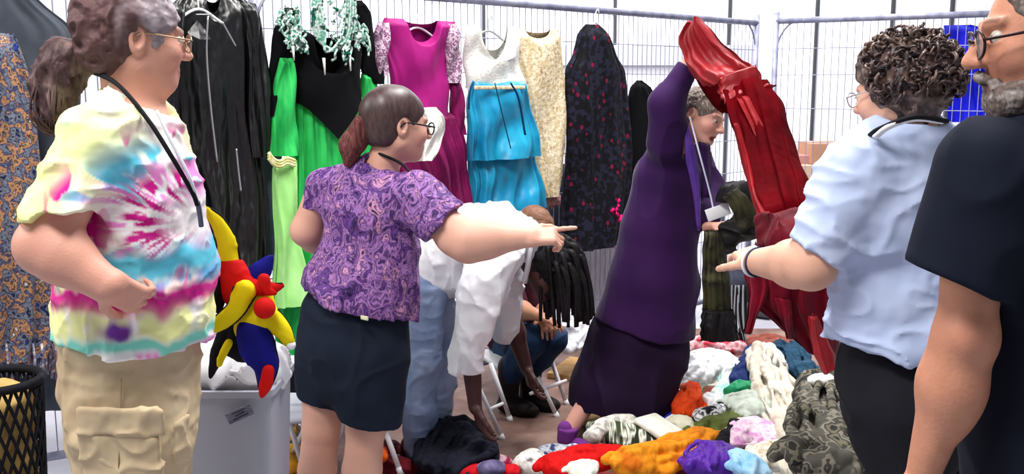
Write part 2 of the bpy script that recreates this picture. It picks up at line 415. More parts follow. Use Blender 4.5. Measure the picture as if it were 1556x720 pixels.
# charcoal gown and the sequined patchwork dress over it
g = garment('charcoal_gown', 'long charcoal velvet gown behind the ponytail at the fence end', 'gown', PN0, 60, 610)
hang('body', [(-50, -70, 28), (0, -75, 55), (18, -80, 80), (34, -80, 104), (46, -80, 117), (120, -80, 122), (300, -80, 118), (480, -70, 112), (622, -60, 122)], M_char, PN0, .09, (.05, .09), (7, .006, .02), parent=g, seed=1)
g = garment('patchwork_dress', 'sequined patchwork dress in blue, silver and copper beside the tie-dye elbow', 'dress', PN0, 30, 545)
hang('body', [(50, -60, 22), (75, -64, 32), (130, -66, 50), (250, -70, 60), (330, -70, 68), (430, -70, 84), (500, -70, 88), (545, -66, 74)], M_patch, PN0, .22, (.05, .09), (8, .006, .018), parent=g, seed=2)
b = MB()
for i in range(44):
    x = -60+145*i/43; q = PN0.at(x, 545, .22+.07*random.random()); b.tube([q+V(0, 0, .06), q+V(.004, 0, 0), q+V(-.003, 0, -.04-.05*random.random())], .006, 5)
b.build('bead_fringe', mat('copper_beads', (176, 120, 84), [(90, 110, 160), (214, 200, 190)], 60, .4), g)

# black leather coat
g = garment('leather_coat', 'long black leather coat with steel zips hanging between tie-dye and green', 'coat', PN1, 330, 430)
hang('body', [(-8, 285, 362), (0, 268, 378), (14, 254, 388), (40, 256, 386), (120, 262, 382), (168, 268, 380), (240, 262, 392), (300, 290, 396), (440, 296, 396)], M_leather, PN1, .1, (.05, .07), (9, .004, .022), neck=(.3, .07, .03), parent=g, seed=3, vn=.2)
hang('sleeve', [(4, 362, 388), (30, 368, 396), (120, 374, 404), (238, 380, 413)], M_leather, PN1, .13, (.045, .05), (5, .004, .01), parent=g, seed=4, nseg=60)
hang('sleeve', [(4, 252, 280), (30, 244, 276), (120, 238, 270), (238, 236, 268)], M_leather, PN1, .13, (.045, .05), (5, .004, .01), parent=g, seed=5, nseg=60)
for pts in ([(316, 24), (314, 80), (320, 160), (330, 246)], [(338, 34), (348, 52), (358, 70)], [(359, 226), (362, 256), (366, 290)]):
    strip(g, 'zip', [PN1.at(x, y, .185) for x, y in pts], M_steel, .006)
strip(g, 'collar_bar', [PN1.at(298, 22, .16), PN1.at(322, 22, .16)], M_steel, .005)
lp = MB(); lp.v = [PN1.at(300, 30, .155), PN1.at(322, 60, .18), PN1.at(300, 95, .18), PN1.at(284, 50, .155), PN1.at(304, 60, .195)]
lp.f = [(0, 1, 4), (1, 2, 4), (2, 3, 4), (3, 0, 4), (3, 2, 1, 0)]; lp.build('lapel', M_leather, g, smooth=False)

# slate sheet behind
def sheet(label, pn, rows, off, seed, cat='cloth', m=None):
    g = thing('hanging_cloth', label, cat, pn.at((rows[-1][1]+rows[-1][2])/2, rows[-1][0], off))
    hang('cloth', rows, m or M_slate, pn, off, (.02, .03), (4, .003, .01), parent=g, seed=seed, nseg=60, nrow=30)
sheet('slate blue cloth hanging between the leather coat and green sleeve', PN1, [(200, 386, 426), (300, 388, 424), (400, 388, 422)], .06, 6)
sheet('slate grey cloth under the cream sequined gown', PN1, [(250, 815, 870), (372, 812, 872)], -.1, 7)
sheet('pale grey ribbed cloth hanging below the black floral gown', PN1, [(330, 878, 950), (470, 874, 935)], -.1, 8, m=mat('pale_ribbed', (200, 202, 212), (170, 172, 186), 50, .8, stretch=(1, 1, .05)))
sheet('dark slate drape low behind the crumpled crimson velvet', PN1, [(400, 1085, 1150), (560, 1070, 1150)], .1, 9, m=mat('dark_slate', (92, 96, 116), (60, 62, 78), 5, .8))

# green and black gown
g = garment('medieval_gown', 'green gown with a pointed black velvet bodice and trimmed shoulders', 'gown', PN1, 480, 560)
hang('skirt', [(118, 452, 545), (160, 444, 562), (220, 438, 575), (320, 432, 585), (450, 424, 590), (560, 420, 600)], M_green, PN1, .12, (.05, .16), (17, .006, .018), parent=g, seed=10, nseg=220)
hang('bodice', [(50, 448, 540), (66, 444, 545), (100, 446, 547), (135, 448, 545), (152, 450, 543)], M_velvet, PN1, .155, (.06, .075), (3, .001, .002), neck=(.62, .19, .02), hem=(1.1, .17), parent=g, seed=11, vn=.6)
hang('black_sleeve', [(12, 436, 452), (20, 426, 456), (60, 415, 452), (100, 408, 446), (150, 404, 420), (176, 405, 412)], M_velvet, PN1, .14, (.03, .03), (3, .001, .004), parent=g, seed=12, nseg=60)
hang('black_sleeve', [(0, 528, 548), (20, 534, 560), (60, 542, 570), (100, 546, 580), (128, 560, 582)], M_velvet, PN1, .14, (.03, .03), (3, .001, .004), parent=g, seed=13, nseg=60)
hang('green_sleeve', [(88, 424, 444), (120, 418, 446), (180, 414, 446), (236, 410, 448)], M_green, PN1, .17, (.03, .06), (5, .002, .006), parent=g, seed=14, nseg=80)
hang('green_sleeve', [(112, 548, 566), (150, 546, 574), (236, 544, 584)], M_green, PN1, .13, (.03, .05), (5, .002, .006), parent=g, seed=15, nseg=80)
hang('sleeve_lining', [(244, 414, 448), (300, 418, 450), (380, 418, 452), (462, 416, 470)], M_lime, PN1, .2, (.03, .06), (5, .004, .012), parent=g, seed=16, nseg=80)
b = MB()
for k in range(3):
    b.tube(spline([PN1.at(408+x, 236+y+4*k, .24) for x, y in ((0, -4), (8, 6), (18, 9), (28, 4), (40, 8))], 20), .008, 6)
b.build('gold_hem', mat('gold_braid', (206, 204, 120), (240, 238, 190), 50, .4), g)
M_trim = mat('green_silver_braid', (20, 130, 100), [(10, 30, 28), (220, 240, 232), (40, 150, 120), (236, 246, 240)], 30, .35, contrast=(.3, .7))
b = MB(); rr = random.Random(3)
def squig(cx, cy, w, h, n, off):
    for _ in range(n):
        x, y = cx+rr.uniform(-w, w), cy+rr.uniform(-h, h); p = [(x, y)]
        for _ in range(3): x += rr.uniform(-7, 7); y += rr.uniform(2, 11); p.append((x, y))
        b.tube(spline([PN1.at(a, c, off+.02*rr.random()) for a, c in p], 10), .0055, 5)
squig(440, 26, 17, 20, 34, .19); squig(452, 48, 12, 14, 16, .2); squig(450, 60, 6, 12, 8, .22); b.build('shoulder_trim', M_trim, g); b = MB(); squig(545, 40, 12, 22, 30, .19); squig(524, 66, 10, 16, 14, .22)
b.build('shoulder_trim', M_trim, g)
b = MB()
for k in range(5):
    b.tube(spline([PN1.at(x, y, .21+.006*k) for x, y in ((478+3*k, -14), (474+4*k, 20), (478+4*k, 52), (494, 70+2*k), (520-3*k, 76-k), (536-4*k, 50), (540-4*k, 10), (536-3*k, -14))], 40), .006, 6)
for k in range(26):
    x, y = rr.uniform(488, 526), rr.uniform(-8, 62); b.tube([PN1.at(x, y, .2), PN1.at(x+rr.uniform(-10, 10), y+rr.uniform(3, 12), .21)], .006, 5)
b.build('hood_trim', M_trim, g)
b = MB(); 
for x0, y0, y1 in ((492, 88, 114), (531, 82, 108), (445, 70, 92)):
    b.tube([PN1.at(x0, y0, .235), PN1.at(x0+2, y1, .24)], [.007, .003], 5)
b.build('tassel', M_lacew, g)

# magenta gown
g = garment('magenta_gown', 'magenta gown with sequined shoulders and a scoop neck', 'gown', PN1, 645, 315)
hang('bodice', [(30, 584, 690), (42, 580, 688), (70, 586, 682), (120, 592, 680), (170, 592, 680), (205, 594, 684)], M_magenta, PN1, .12, (.05, .06), (4, .004, .01), neck=(.42, .105, .02), parent=g, seed=20, vn=.6)
hang('skirt', [(172, 588, 690), (220, 584, 700), (270, 582, 706), (316, 580, 708)], M_maroon, PN1, .13, (.06, .09), (15, .01, .016), parent=g, seed=21, nseg=200)
hang('sequined_shoulder', [(34, 574, 592), (46, 568, 590), (90, 568, 588), (116, 572, 586)], M_seq, PN1, .15, (.03, .03), (3, .001, .003), parent=g, seed=22, nseg=50, nrow=24)
hang('sequined_shoulder', [(36, 676, 690), (50, 676, 697), (90, 677, 699), (126, 678, 697)], M_seq, PN1, .15, (.03, .03), (3, .001, .003), parent=g, seed=23, nseg=50, nrow=24)
hang('sleeve', [(120, 682, 700), (160, 686, 704), (205, 690, 706)], M_maroon, PN1, .14, (.03, .03), (4, .003, .004), parent=g, seed=24, nseg=50, nrow=24)
# white hanging cloth
g = thing('lace_jabot', 'white lace jabot hanging in front of the magenta gown', 'lace collar', PN1.at(655, 246, .3))
hang('lace', [(163, 640, 662), (180, 632, 672), (200, 630, 676), (215, 632, 668), (244, 634, 652)], M_lacew, PN1, .3, (.02, .02), (9, .004, .012), parent=g, seed=25, nseg=90, nrow=30)

# white and teal dress
g = garment('two_tone_dress', 'sleeveless dress with white lace top and layered teal skirt', 'dress', PN1, 760, 325)
hang('lace_top', [(40, 709, 785), (52, 706, 785), (75, 706, 786), (100, 706, 790), (134, 708, 796)], M_lacew, PN1, .13, (.05, .06), (4, .002, .006), neck=(.66, .17, .12), parent=g, seed=26, vn=.55)
hang('lower_skirt', [(215, 716, 806), (320, 710, 822)], M_teal, PN1, .12, (.06, .1), (11, .008, .02), parent=g, seed=27, nseg=160)
hang('upper_skirt', [(122, 716, 794), (150, 712, 800), (200, 710, 808), (240, 712, 814)], M_teal, PN1, .16, (.05, .08), (8, .006, .02), parent=g, seed=28, nseg=160)
b = MB(); 
for pts in (((720, 124), (714, 140), (712, 166)), ((776, 126), (788, 150), (798, 205)), ((752, 126), (760, 160), (776, 225))):
    b.tube(spline([PN1.at(x, y, .27) for x, y in pts], 14), .008, 6, flat=.4)
b.build('ribbon', mat('dark_teal_ribbon', (14, 60, 96), rough=.5), g)
b = MB(); b.box(PN1.at(760, 133, .22), (.36, .012, .02), ax=[PN1.u, PN1.n, V(0, 0, 1)], bev=.004); b.build('waistband', M_cream, g)

# cream gown
g = garment('sequined_gown', 'narrow cream sequined gown between teal skirt and black floral gown', 'gown', PN1, 835, 300)
hang('body', [(44, 780, 850), (60, 784, 852), (130, 796, 858), (200, 802, 858), (270, 806, 856), (298, 818, 850)], M_cream, PN1, .1, (.04, .045), (5, .003, .01), neck=(.5, .05, .02), parent=g, seed=30, vn=.3)
b = MB()
for i in range(16):
    q = PN1.at(822+1.9*i, 296, .12); b.tube([q, q+V(0, 0, -.05-.03*random.random())], .006, 5)
b.build('fringe', mat('pink_beads', (176, 130, 124), (120, 80, 84), 60, .5), g)

# black floral gown
g = garment('floral_gown', 'sleeveless high-necked black gown with small crimson flowers', 'gown', PN1, 905, 376)
hang('body', [(37, 890, 908), (44, 882, 918), (66, 878, 928), (92, 872, 938), (100, 862, 948), (130, 861, 952), (240, 860, 955), (374, 856, 946)], M_floral, PN1, .12, (.045, .09), (9, .003, .014), parent=g, seed=31, nseg=180)
b = MB()
for i in range(9): 
    q = PN1.at(934+random.uniform(-6, 7), 322+random.uniform(-16, 22), .215); b.tube([q, q+V(.02, 0, .02)], .01, 6)
b.build('pink_flowers', mat('hot_pink', (230, 20, 110)), g)
g = garment('black_blouse', 'plain black top hanging beyond the black floral gown', 'top', PN1, 972, 262)
hang('body', [(122, 966, 974), (132, 958, 984), (150, 954, 994), (262, 950, 996), (300, 950, 1000)], M_velvet, PN1, .1, (.04, .05), (4, .003, .008), parent=g, seed=32)
g = garment('black_blouse', 'pointed black garment seen just above the raised purple arm', 'top', PN1, 1010, 200)
hang('body', [(124, 1008, 1012), (134, 1000, 1020), (150, 990, 1026), (210, 986, 1030)], M_velvet, PN1, .1, (.03, .04), (4, .003, .006), parent=g, seed=33, nseg=60)

# royal blue garment on the right panel
g = garment('blue_drape', 'royal blue cloth hanging on the fence by the bearded man', 'cloth', PN2, 1470, 186)
hang('cloth', [(38, 1434, 1475), (44, 1435, 1500), (120, 1438, 1506), (186, 1440, 1512)], mat('royal_blue', (16, 22, 200), (10, 14, 150), 5, .55, sheen=.2), PN2, -.08, (.03, .05), (8, .003, .012), parent=g, seed=34)

def hanger(pn, x, y, w, label, m, off=.14, drop=12):
    s = MB(); c = pn.at(x, y, off); hk = [c+V(0, 0, .0), c+V(0, 0, .05), c+pn.u*.02+V(0, 0, .075), c+pn.u*.03+V(0, 0, .055)]
    s.tube(spline(hk, 12), .003, 6)
    s.tube(spline([c-pn.u*w-V(0, 0, .05), c-V(0, 0, 0), c+pn.u*w-V(0, 0, .05)], 20), .006, 8)
    o = s.build('clothes_hanger', m); recenter(o); tag(o, label, 'hanger', 'hangers on the fence')
M_wp = mat('white_plastic', (236, 236, 240), rough=.4)
hanger(PN1, 302, 14, .1, 'white hanger in the neck of the black leather coat', M_wp)
hanger(PN1, 742, 47, .12, 'grey hanger in the neck of the white lace top', mat('grey_plastic', (150, 154, 156), rough=.4), .11)
hanger(PN1, 634, 42, .12, 'white hanger in the neck of the magenta gown', M_wp, .1)
hanger(PN1, 905, 34, .05, 'white hanger above the black floral gown', M_wp, .1)

# cardboard boxes beyond the fence
M_card = mat('cardboard', (176, 132, 108), (164, 120, 96), 3, .8); M_card2 = mat('pale_cardboard', (190, 162, 138), (178, 150, 126), 3, .8)
def carton(x0, x1, y0, y1, Y, dep, m, label):
    a = P(x0, y0, Y); c = P(x1, y1, Y); w = c[0]-a[0]; h = a[2]-c[2]
    s = MB(); s.box(((a[0]+c[0])/2, Y+dep/2, (a[2]+c[2])/2), (w, dep, h), bev=.006); o = s.build('cardboard_box', m, smooth=False)
    t = MB(); t.box(((a[0]+c[0])/2, Y+dep/2, a[2]), (w*1.002, .05, .004)); recenter(o); tag(o, label, 'box', 'cardboard boxes beyond the fence')
    t.build('tape', mat('brown_tape', (150, 110, 80), rough=.4), o, smooth=False); return o
zz = P(0, 252, 8.2)[2]
carton(1233, 1292, 218, 250, 8.2, .4, M_card, 'brown cardboard box topmost of the stack beyond the fence')
carton(1206, 1232, 236, 250, 8.25, .3, mat('rose_card', (166, 120, 116)), 'small rose brown box beside the topmost cardboard box')
carton(1204, 1302, 251, 318, 8.15, .5, M_card2, 'pale cardboard box directly under the topmost box')
carton(1200, 1300, 319, 392, 8.15, .5, M_card2, 'pale cardboard box second from the floor in the stack')
a = P(1198, 393, 8.15)
s = MB(); s.box((P(1250, 393, 8.15)[0], 8.4, a[2]/2), (.56, .5, a[2]-.01), bev=.006); o = s.build('cardboard_box', M_card, smooth=False); recenter(o)
tag(o, 'cardboard box on the floor at the foot of the stack', 'box', 'cardboard boxes beyond the fence')
# ------------------------------------------------------------------ people: shared anatomy
class Frame:
    """place + right/forward/up axes"""
    def __init__(s, c, f, up=(0, 0, 1), sc=1.0):
        s.c = np.asarray(c, float); s.f = unit(f); up = np.asarray(up, float); s.u = unit(up - s.f*np.dot(up, s.f)); s.r = np.cross(s.f, s.u); s.s = sc
        s.A = np.array([s.r, s.f, s.u])
    def __call__(s, x, y, z): return s.c + s.s*(x*s.r+y*s.f+z*s.u)
    def loc(s, p): return (p-s.c)@s.A.T/s.s
def head(sd, h, open_mouth=0, nose=1.0, jaw=1.0):
    q = h.s; E = lambda c, r, k=.012, op='u': sd.ell(h(*c), V(*r)*q, h.A, k*q, op)
    E((0, -.018, .028), (.074, .096, .086), .03); E((0, .03, -.022), (.064, .064, .080), .03)
    E((0, .052, -.082), (.036*jaw, .034, .026*jaw), .025)
    for s in (-1, 1):
        sd.cap(h(s*.052, .0, -.055), h(s*.018, .06, -.092), .018*q*jaw, .014*q, .03)
        E((s*.036, .058, -.028), (.026, .026, .024), .02)
        E((s*.031, .094, .004), (.017, .014, .0095), .008, 's')
        sd.cap(h(s*.014, .09, .022), h(s*.044, .076, .024), .0075*q, .005*q, .012)
        sd.cap(h(s*.022, .092, -.003), h(s*.042, .082, -.004), .003*q, .003*q, .006)
        E((s*.076, -.012, -.004), (.009, .019, .031), .008); E((s*.081, -.012, -.002), (.006, .0095, .018), .004, 's')
        E((s*.010, .100, -.030), (.0085, .010, .0075), .006)
    sd.cap(h(0, .088, .016), h(0, .1+.012*nose, -.027), .007*q, .0105*q, .012)
    if open_mouth:
        E((0, .09, -.066), (.022, .02, .008+.006*open_mouth), .004, 's')
        sd.cap(h(-.02, .084, -.058), h(.02, .084, -.058), .0055*q, None, .006); sd.cap(h(-.017, .082, -.084), h(.017, .082, -.084), .007*q, None, .006)
    else:
        sd.cap(h(-.02, .083, -.060), h(.02, .083, -.060), .0058*q, None, .006); sd.cap(h(-.016, .083, -.071), h(.016, .083, -.071), .0065*q, None, .006)
        sd.cap(h(-.022, .0935, -.0655), h(.022, .0935, -.0655), .0022*q, None, .003, 's')
def hand(sd, w, f, n, thumb, curl=(.3, .3, .35, .4), tc=.3, s=1.0, spread=.10):
    """w wrist, f towards the fingers, n the way the palm faces, thumb=+1/-1 side"""
    f = unit(f); n = unit(np.asarray(n)-f*np.dot(n, f)); t = np.cross(f, n)*thumb; w = np.asarray(w, float)
    sd.box(w+f*.050*s, V(.038, .046, .0145)*s, [t, f, n], .013*s, .02)
    for i, (o, L, r) in enumerate(((.029, .076, .0086), (.010, .084, .0088), (-.010, .078, .0084), (-.028, .062, .0076))):
        p = w+f*.090*s+t*o*s; d = unit(f+t*spread*(1.2-i*.8)); a = 0; c = curl[i] if hasattr(curl, '__len__') else curl
        for j, fr in enumerate((.46, .30, .24)):
            a += c*(.8 if j == 0 else 1.0); e = d*math.cos(a)+n*math.sin(a); q = p+e*L*fr*s
            sd.cap(p, q, r*s*(1-.07*j), r*s*(1-.07*(j+1)), .004 if j else .01); p = q
    p = w+f*.022*s+t*.030*s+n*.004*s; d = unit(f*.75+t*.72+n*.15)
    for j, L in enumerate((.040, .034, .028)):
        q = p+d*L*s; sd.cap(p, q, (.0135-.0018*j)*s, (.012-.0016*j)*s, .012 if j == 0 else .005); p = q; d = unit(d+f*.35*tc*2-t*.5*tc+n*.5*tc)
def arm(sd, sh, el, wr, r=(.052, .043, .046, .028), k=.03):
    sh, el, wr = map(np.asarray, (sh, el, wr)); sd.cap(sh, el, r[0], r[1], k); sd.cap(el, el+(wr-el)*.3, r[1], r[2], k); sd.cap(el+(wr-el)*.3, wr, r[2], r[3], k)
def shoe(name, m, parent, heel, f, s=1.0, sole=None):
    sd = Sdf(.02); f = unit(f); heel = np.asarray(heel, float); t = np.cross(f, V(0, 0, 1))
    sd.ell(heel+f*.02+V(0, 0, .045), (.036*s, .045*s, .045*s), [t, f, V(0, 0, 1)]); sd.ell(heel+f*.10*s+V(0, 0, .035), (.040*s, .085*s, .036), [t, f, V(0, 0, 1)])
    sd.ell(heel+f*.18*s+V(0, 0, .028), (.044*s, .065*s, .027), [t, f, V(0, 0, 1)]); sd.cut(heel+V(0, 0, .004), (0, 0, -1))
    sd.cap(heel+V(0, 0, .05)+f*.02, heel+V(0, 0, .10)+f*.01, .036*s, .038*s)
    return sdf_obj(name, sd, m, parent, .006)
def skin_mat(name, c, c2): return mat(name, c, rough=.52, bump=.0006, bscale=160, attr=True, spec=.35)
def skin_col(h, c, lips=(176, 92, 88), ruddy=(206, 120, 104), var=.5, extra=None):
    c = np.array(lin(c)); lp = np.array(lin(lips)); rd = np.array(lin(ruddy))
    def f(v):
        n = np.clip(.5+.5*fbm(v*14, 3), 0, 1)[:, None]; col = c*(1-var*.45*n)+rd*var*.45*n
        if h is not None:
            l = h.loc(v); m = np.exp(-((l[:, 0]/.024)**4+((l[:, 1]-.09)/.02)**4+((l[:, 2]+.066)/.0115)**4)); col = col*(1-m[:, None])+lp*m[:, None]
            for s in (-1, 1):
                m = .5*np.exp(-(((l[:, 0]-s*.04)/.025)**2+((l[:, 1]-.07)/.03)**2+((l[:, 2]+.03)/.022)**2)); col = col*(1-m[:, None])+rd*m[:, None]
                m = .8*np.exp(-(((l[:, 0]-s*.03)/.02)**4+((l[:, 1]-.085)/.02)**4+((l[:, 2]-.027)/.004)**4)); col = col*(1-m[:, None])+np.array(lin((80, 60, 50)))*m[:, None]
        if extra: col = extra(v, col)
        return col
    return f
M_eyew = mat('eye_white', (225, 222, 216), rough=.2, spec=.6, attr=True)
def eyes(h, parent, iris=(90, 70, 50), look=(0, 1, 0)):
    for s in (-1, 1):
        c = h(s*.031, .0785, .002); sd = Sdf(); sd.ell(c, V(1, 1, 1)*.0125*h.s); L = unit(look)@h.A
        def cf(v, c=c, L=L):
            a = ((v-c)/(.0125*h.s))@L; return np.where(a[:, None] > .93, np.array(lin((12, 10, 10))), np.where(a[:, None] > .8, np.array(lin(iris)), np.array(lin((186, 176, 166)))))
        sdf_obj('eye', sd, M_eyew, parent, .002, cf)
M_lens = mat('glasses_lens', (225, 230, 235), rough=.05, alpha=.25, spec=.6)
def glasses(h, parent, m, w=.026, hh=.019, r=.0017, z=-.002):
    g = MB()
    for s in (-1, 1):
        pts = [h(s*.033+w*math.cos(a)*1.0, .106-.004*abs(math.cos(a)), z+hh*math.sin(a)*(1-.12*math.cos(a)*s)) for a in np.linspace(0, 2*math.pi, 25)]; g.tube(pts, r*h.s, 6, cap=False)
        g.tube(spline([h(s*(.033+w), .104, z+.006), h(s*.074, .07, z+.008), h(s*.079, .0, z+.012), h(s*.078, -.02, z-.004)], 14), r*h.s*1.1, 6)
    g.tube(spline([h(-.009, .108, z+.004), h(0, .112, z+.008), h(.009, .108, z+.004)], 8), r*h.s, 6)
    o = g.build('glasses', m, parent)
    for s in (-1, 1):
        l = MB(); c = h(s*.033, .1045, z); n = 20
        l.v = [c]+[h(s*.033+w*math.cos(a), .104, z+hh*math.sin(a)) for a in np.linspace(0, 2*math.pi, n, endpoint=False)]; l.f = [(0, 1+i, 1+(i+1) % n) for i in range(n)]
        l.build('lens', M_lens, o)
    return o
def hair_mat(name, c, c2, rough=.45, sc=(40, 40, 6)):
    return mat(name, c, c2, 3, rough, stretch=sc, fold=.006, fscale=3, fstretch=sc, spec=.4, contrast=(.35, .65))
def cloth_disp(amp, sc, st=(1, 1, 1), o=2, ofs=0, rid=.5):
    st = np.array(st)*sc
    def f(p):
        q = p*st+ofs; w = q+.6*np.stack([vnoise(q*.7+9), vnoise(q*.7+31), vnoise(q*.7+57)], 1)
        r_ = np.clip(ridge(w), 0, 1); return amp*(fbm(w, o)*(1-rid)+rid*(r_*r_*2.2-.75))
    return f
def cord(name, pts, r, m, parent, n=40, flat=1, up=None):
    b = MB(); b.tube(spline(pts, n), r, 6, flat=flat, up=up); return b.build(name, m, parent)
M_cord = mat('black_lanyard', (18, 18, 24), rough=.7)
def locks(name, parent, m, roots, n=5, r=.004, seg=10):
    """many separate curls of one head of hair; roots: list of point lists"""
    b = MB()
    for pts in roots:
        p = spline(pts, seg); k = len(p); b.tube(p, [r*(1-.55*(i/(k-1))**2) for i in range(k)], n)
    return b.build(name, m, parent)

# ------------------------------------------------------------------ person in the tie-dye shirt
Y = 2.4; rr = random.Random(1)
T = thing('person', 'person with a grey-brown ponytail in a tie-dye T-shirt and khaki cargo trousers, hand on hip', 'person', (P(200, 400, Y)[0], Y, 0))
tf = unit(V(.96, .28, 0)); ts = unit(V(.28, -.96, 0))
h = Frame(P(206, 60, Y), unit(V(.85, .53, -.06)), sc=1.12)
bd = Sdf(.025); head(bd, h, nose=.9)
bd.cap(h(0, -.02, -.05), P(205, 175, Y), .060, .072, .04)
bd.col([(P(205, 215, Y), .17, .10), (P(205, 320, Y), .17, .13), (P(205, 430, Y), .17, .15), (P(200, 540, Y), .17, .14)], ts)
sh, el, wr = P(135, 232, 2.21), P(70, 372, 2.12), P(163, 434, 2.10)
arm(bd, sh, el, wr, (.066, .056, .058, .038)); bd.ell(el+V(-.012, 0, -.005), (.052, .05, .052))
hand(bd, wr-unit(wr-el)*.01, unit(P(200, 452, 2.14)-wr), V(.1, 1, -.1), -1, curl=(.75, .8, .85, .9), tc=.5, s=1.0)
shf = P(225, 228, 2.62); arm(bd, shf, P(190, 360, 2.70), P(245, 440, 2.62), (.055, .045, .045, .03)); hand(bd, P(245, 440, 2.62), V(.5, 0, -1), V(0, -1, 0), 1)
M_skinT = skin_mat('fair_skin', 0, 0)
sdf_obj('body', bd, M_skinT, T, .0045, skin_col(h, (214, 158, 138), ruddy=(196, 122, 108)))
eyes(h, T); glasses(h, T, mat('gold_wire', (170, 140, 110), rough=.3, metal=.7))
# tie-dye shirt
sd = Sdf(.04)
sd.col([(P(196, 172, Y), .10, .085), (P(196, 200, Y), .175, .12), (P(198, 245, Y), .20, .145), (P(205, 310, Y), .21, .165), (P(210, 390, Y), .21, .186), (P(206, 470, Y), .215, .186), (P(202, 535, Y), .215, .180), (P(202, 580, Y), .21, .178)], ts)
sl = Sdf(.03); sl.cap(P(152, 208, 2.24), P(92, 345, 2.13), .090, .088); sl.cut(P(78, 326, 2.14), V(.28, 0, -1)); sd.sub(sl, .05)
sd.cap(P(230, 205, 2.58), P(196, 330, 2.68), .08, .085, .05); sd.cut(P(200, 540, 2.22), V(-.05, -.0, -1))
# neck opening
sd.ell(P(222, 150, Y-.03), (.098, .10, .055), k=.01, op='s')
fd = cloth_disp(.010, 7, (1, 1, 1.6), ofs=3); fd2 = cloth_disp(.006, 15, (1, 1, 1.2), ofs=8)
ax0 = P(150, 330, 2.2)
def dispT(p):
    s_ = p@V(.75, 0, .66); b_ = np.exp(-((p[:, 0]-ax0[0])/.16)**2-((p[:, 2]-ax0[2])/.16)**2)
    return fd(p)+fd2(p)+b_*.007*np.sin(s_*62+3*vnoise(p*6))
sd.disp = dispT
pc = P(272, 345, 2.2)
def tiedye(v):
    W_ = np.array([lin(c) for c in ((248, 246, 244), (244, 246, 170), (206, 30, 140), (96, 200, 226), (120, 60, 160), (236, 140, 210), (130, 220, 200), (70, 140, 210))])
    q = np.stack([v[:, 0]-pc[0], v[:, 2]-pc[2]], 1); r = np.hypot(q[:, 0], q[:, 1]*1.15); th = np.arctan2(q[:, 1], q[:, 0])
    n1 = fbm(np.stack([th*5.5, r*9, v[:, 1]*2], 1), 3); n2 = fbm(np.stack([th*11+5, r*14, v[:, 1]*3], 1), 2); n3 = fbm(v*V(9, 4, 9), 3); n4 = fbm(v*V(26, 8, 9)+4, 3)
    col = np.tile(W_[0], (len(v), 1))
    def put(m, c): 
        m = np.clip(m, 0, 1)[:, None]; col[:] = col*(1-m)+W_[c]*m
    ss = lambda a, b, x: np.clip((x-a)/(b-a), 0, 1)
    put(ss(.16, .26, r+.04*n3)*ss(-.9, .1, n3+.2), 1)                                   # pale yellow outer
    put(ss(.1, .45, n3-.1)*ss(.22, .30, r)*.35, 3)
    put(ss(.10, .30, n1)*np.exp(-((r-.17)/.06)**2)*1.3, 3)                          # cyan ring
    put(ss(.0, .25, n2)*np.exp(-((r-.10)/.05)**2)*1.5, 2)                            # magenta rays
    put(ss(.25, .5, -n2)*np.exp(-((r-.12)/.06)**2)*1.3, 5)
    put(ss(.25, .4, n4*ss(.2, -.1, q[:, 0]))*np.exp(-((r-.21)/.05)**2)*1.2, 2)
    put(ss(.05, .3, n3+n2*.4)*np.exp(-(r/.035)**2), 2)
    z = v[:, 2]-pc[2]; w = z+.016*n4+.012*n3
    put(np.exp(-((w+.085)/.028)**2)*1.3*ss(-.55, .1, n3+.25), 3)                       # cyan belt
    put(np.exp(-((w+.125)/.012)**2)*.6*ss(-.2, .2, n4), 7)
    put(ss(-.15, -.17, w), 0)
    put(np.exp(-((w+.178)/.026)**2)*1.5, 2)                                           # magenta band
    put(np.exp(-((w+.235)/.032)**2)*1.5*ss(-.5, 0, n4+.2), 1)
    put(np.exp(-((w+.245)/.026)**2)*1.5*ss(-.05, .35, fbm(np.stack([v[:, 0]*11, z*0, v[:, 1]], 1), 2)), 4)
    put(np.exp(-((w+.285)/.014)**2)*1.3, 6)
    put(np.exp(-((w+.312)/.012)**2)*1.2*ss(-.3, .1, n4), 5)
    return col
M_tie = mat('tie_dye_cotton', (255, 255, 255), rough=.85, attr=True, fold=.010, fscale=9, fstretch=(1, 1, 1.3), sheen=.1)
sdf_obj('tie_dye_shirt', sd, M_tie, T, .005, tiedye)
# khaki trousers
M_khaki = mat('khaki_cotton', (200, 180, 148), (184, 162, 130), 4, .8, fold=.012, fscale=11, fstretch=(1, 1, .8))
sd = Sdf(.03)
sd.col([(P(195, 520, Y), .19, .165), (P(196, 580, Y), .20, .17), (P(202, 640, Y), .20, .155)], ts)
kn = P(196, 760, 2.30); fo = V(kn[0]-.02, kn[1], .10); sd.cap(P(196, 640, 2.32), kn, .150, .115); sd.cap(kn, fo, .115, .085)
kf = P(226, 760, 2.56); sd.cap(P(222, 640, 2.52), kf, .13, .105); sd.cap(kf, V(kf[0], kf[1], .10), .105, .08)
fk1, fk2 = cloth_disp(.012, 7, (1, 1, .8), ofs=12), cloth_disp(.006, 17, (.7, .7, 1.2), ofs=14); sd.disp = lambda p: fk1(p)+fk2(p); sd.cut((0, 0, .06), (0, 0, -1))
pants = sdf_obj('cargo_trousers', sd, M_khaki, T, .0075)
def pocket(c, w, hh, ax, flap=True, name='cargo_pocket'):
    s2 = Sdf(.01); s2.box(c, (w, .012, hh), ax, .010); s2.disp = cloth_disp(.006, 16, ofs=4); o = sdf_obj(name, s2, M_khaki, pants, .005)
    return o
axs = [V(.99, -.08, 0), V(.08, .99, .05), V(0, -.05, 1)]
pocket(P(186, 708, 2.175), .098, .085, axs); pocket(P(184, 640, 2.165), .106, .036, axs, name='pocket_flap')
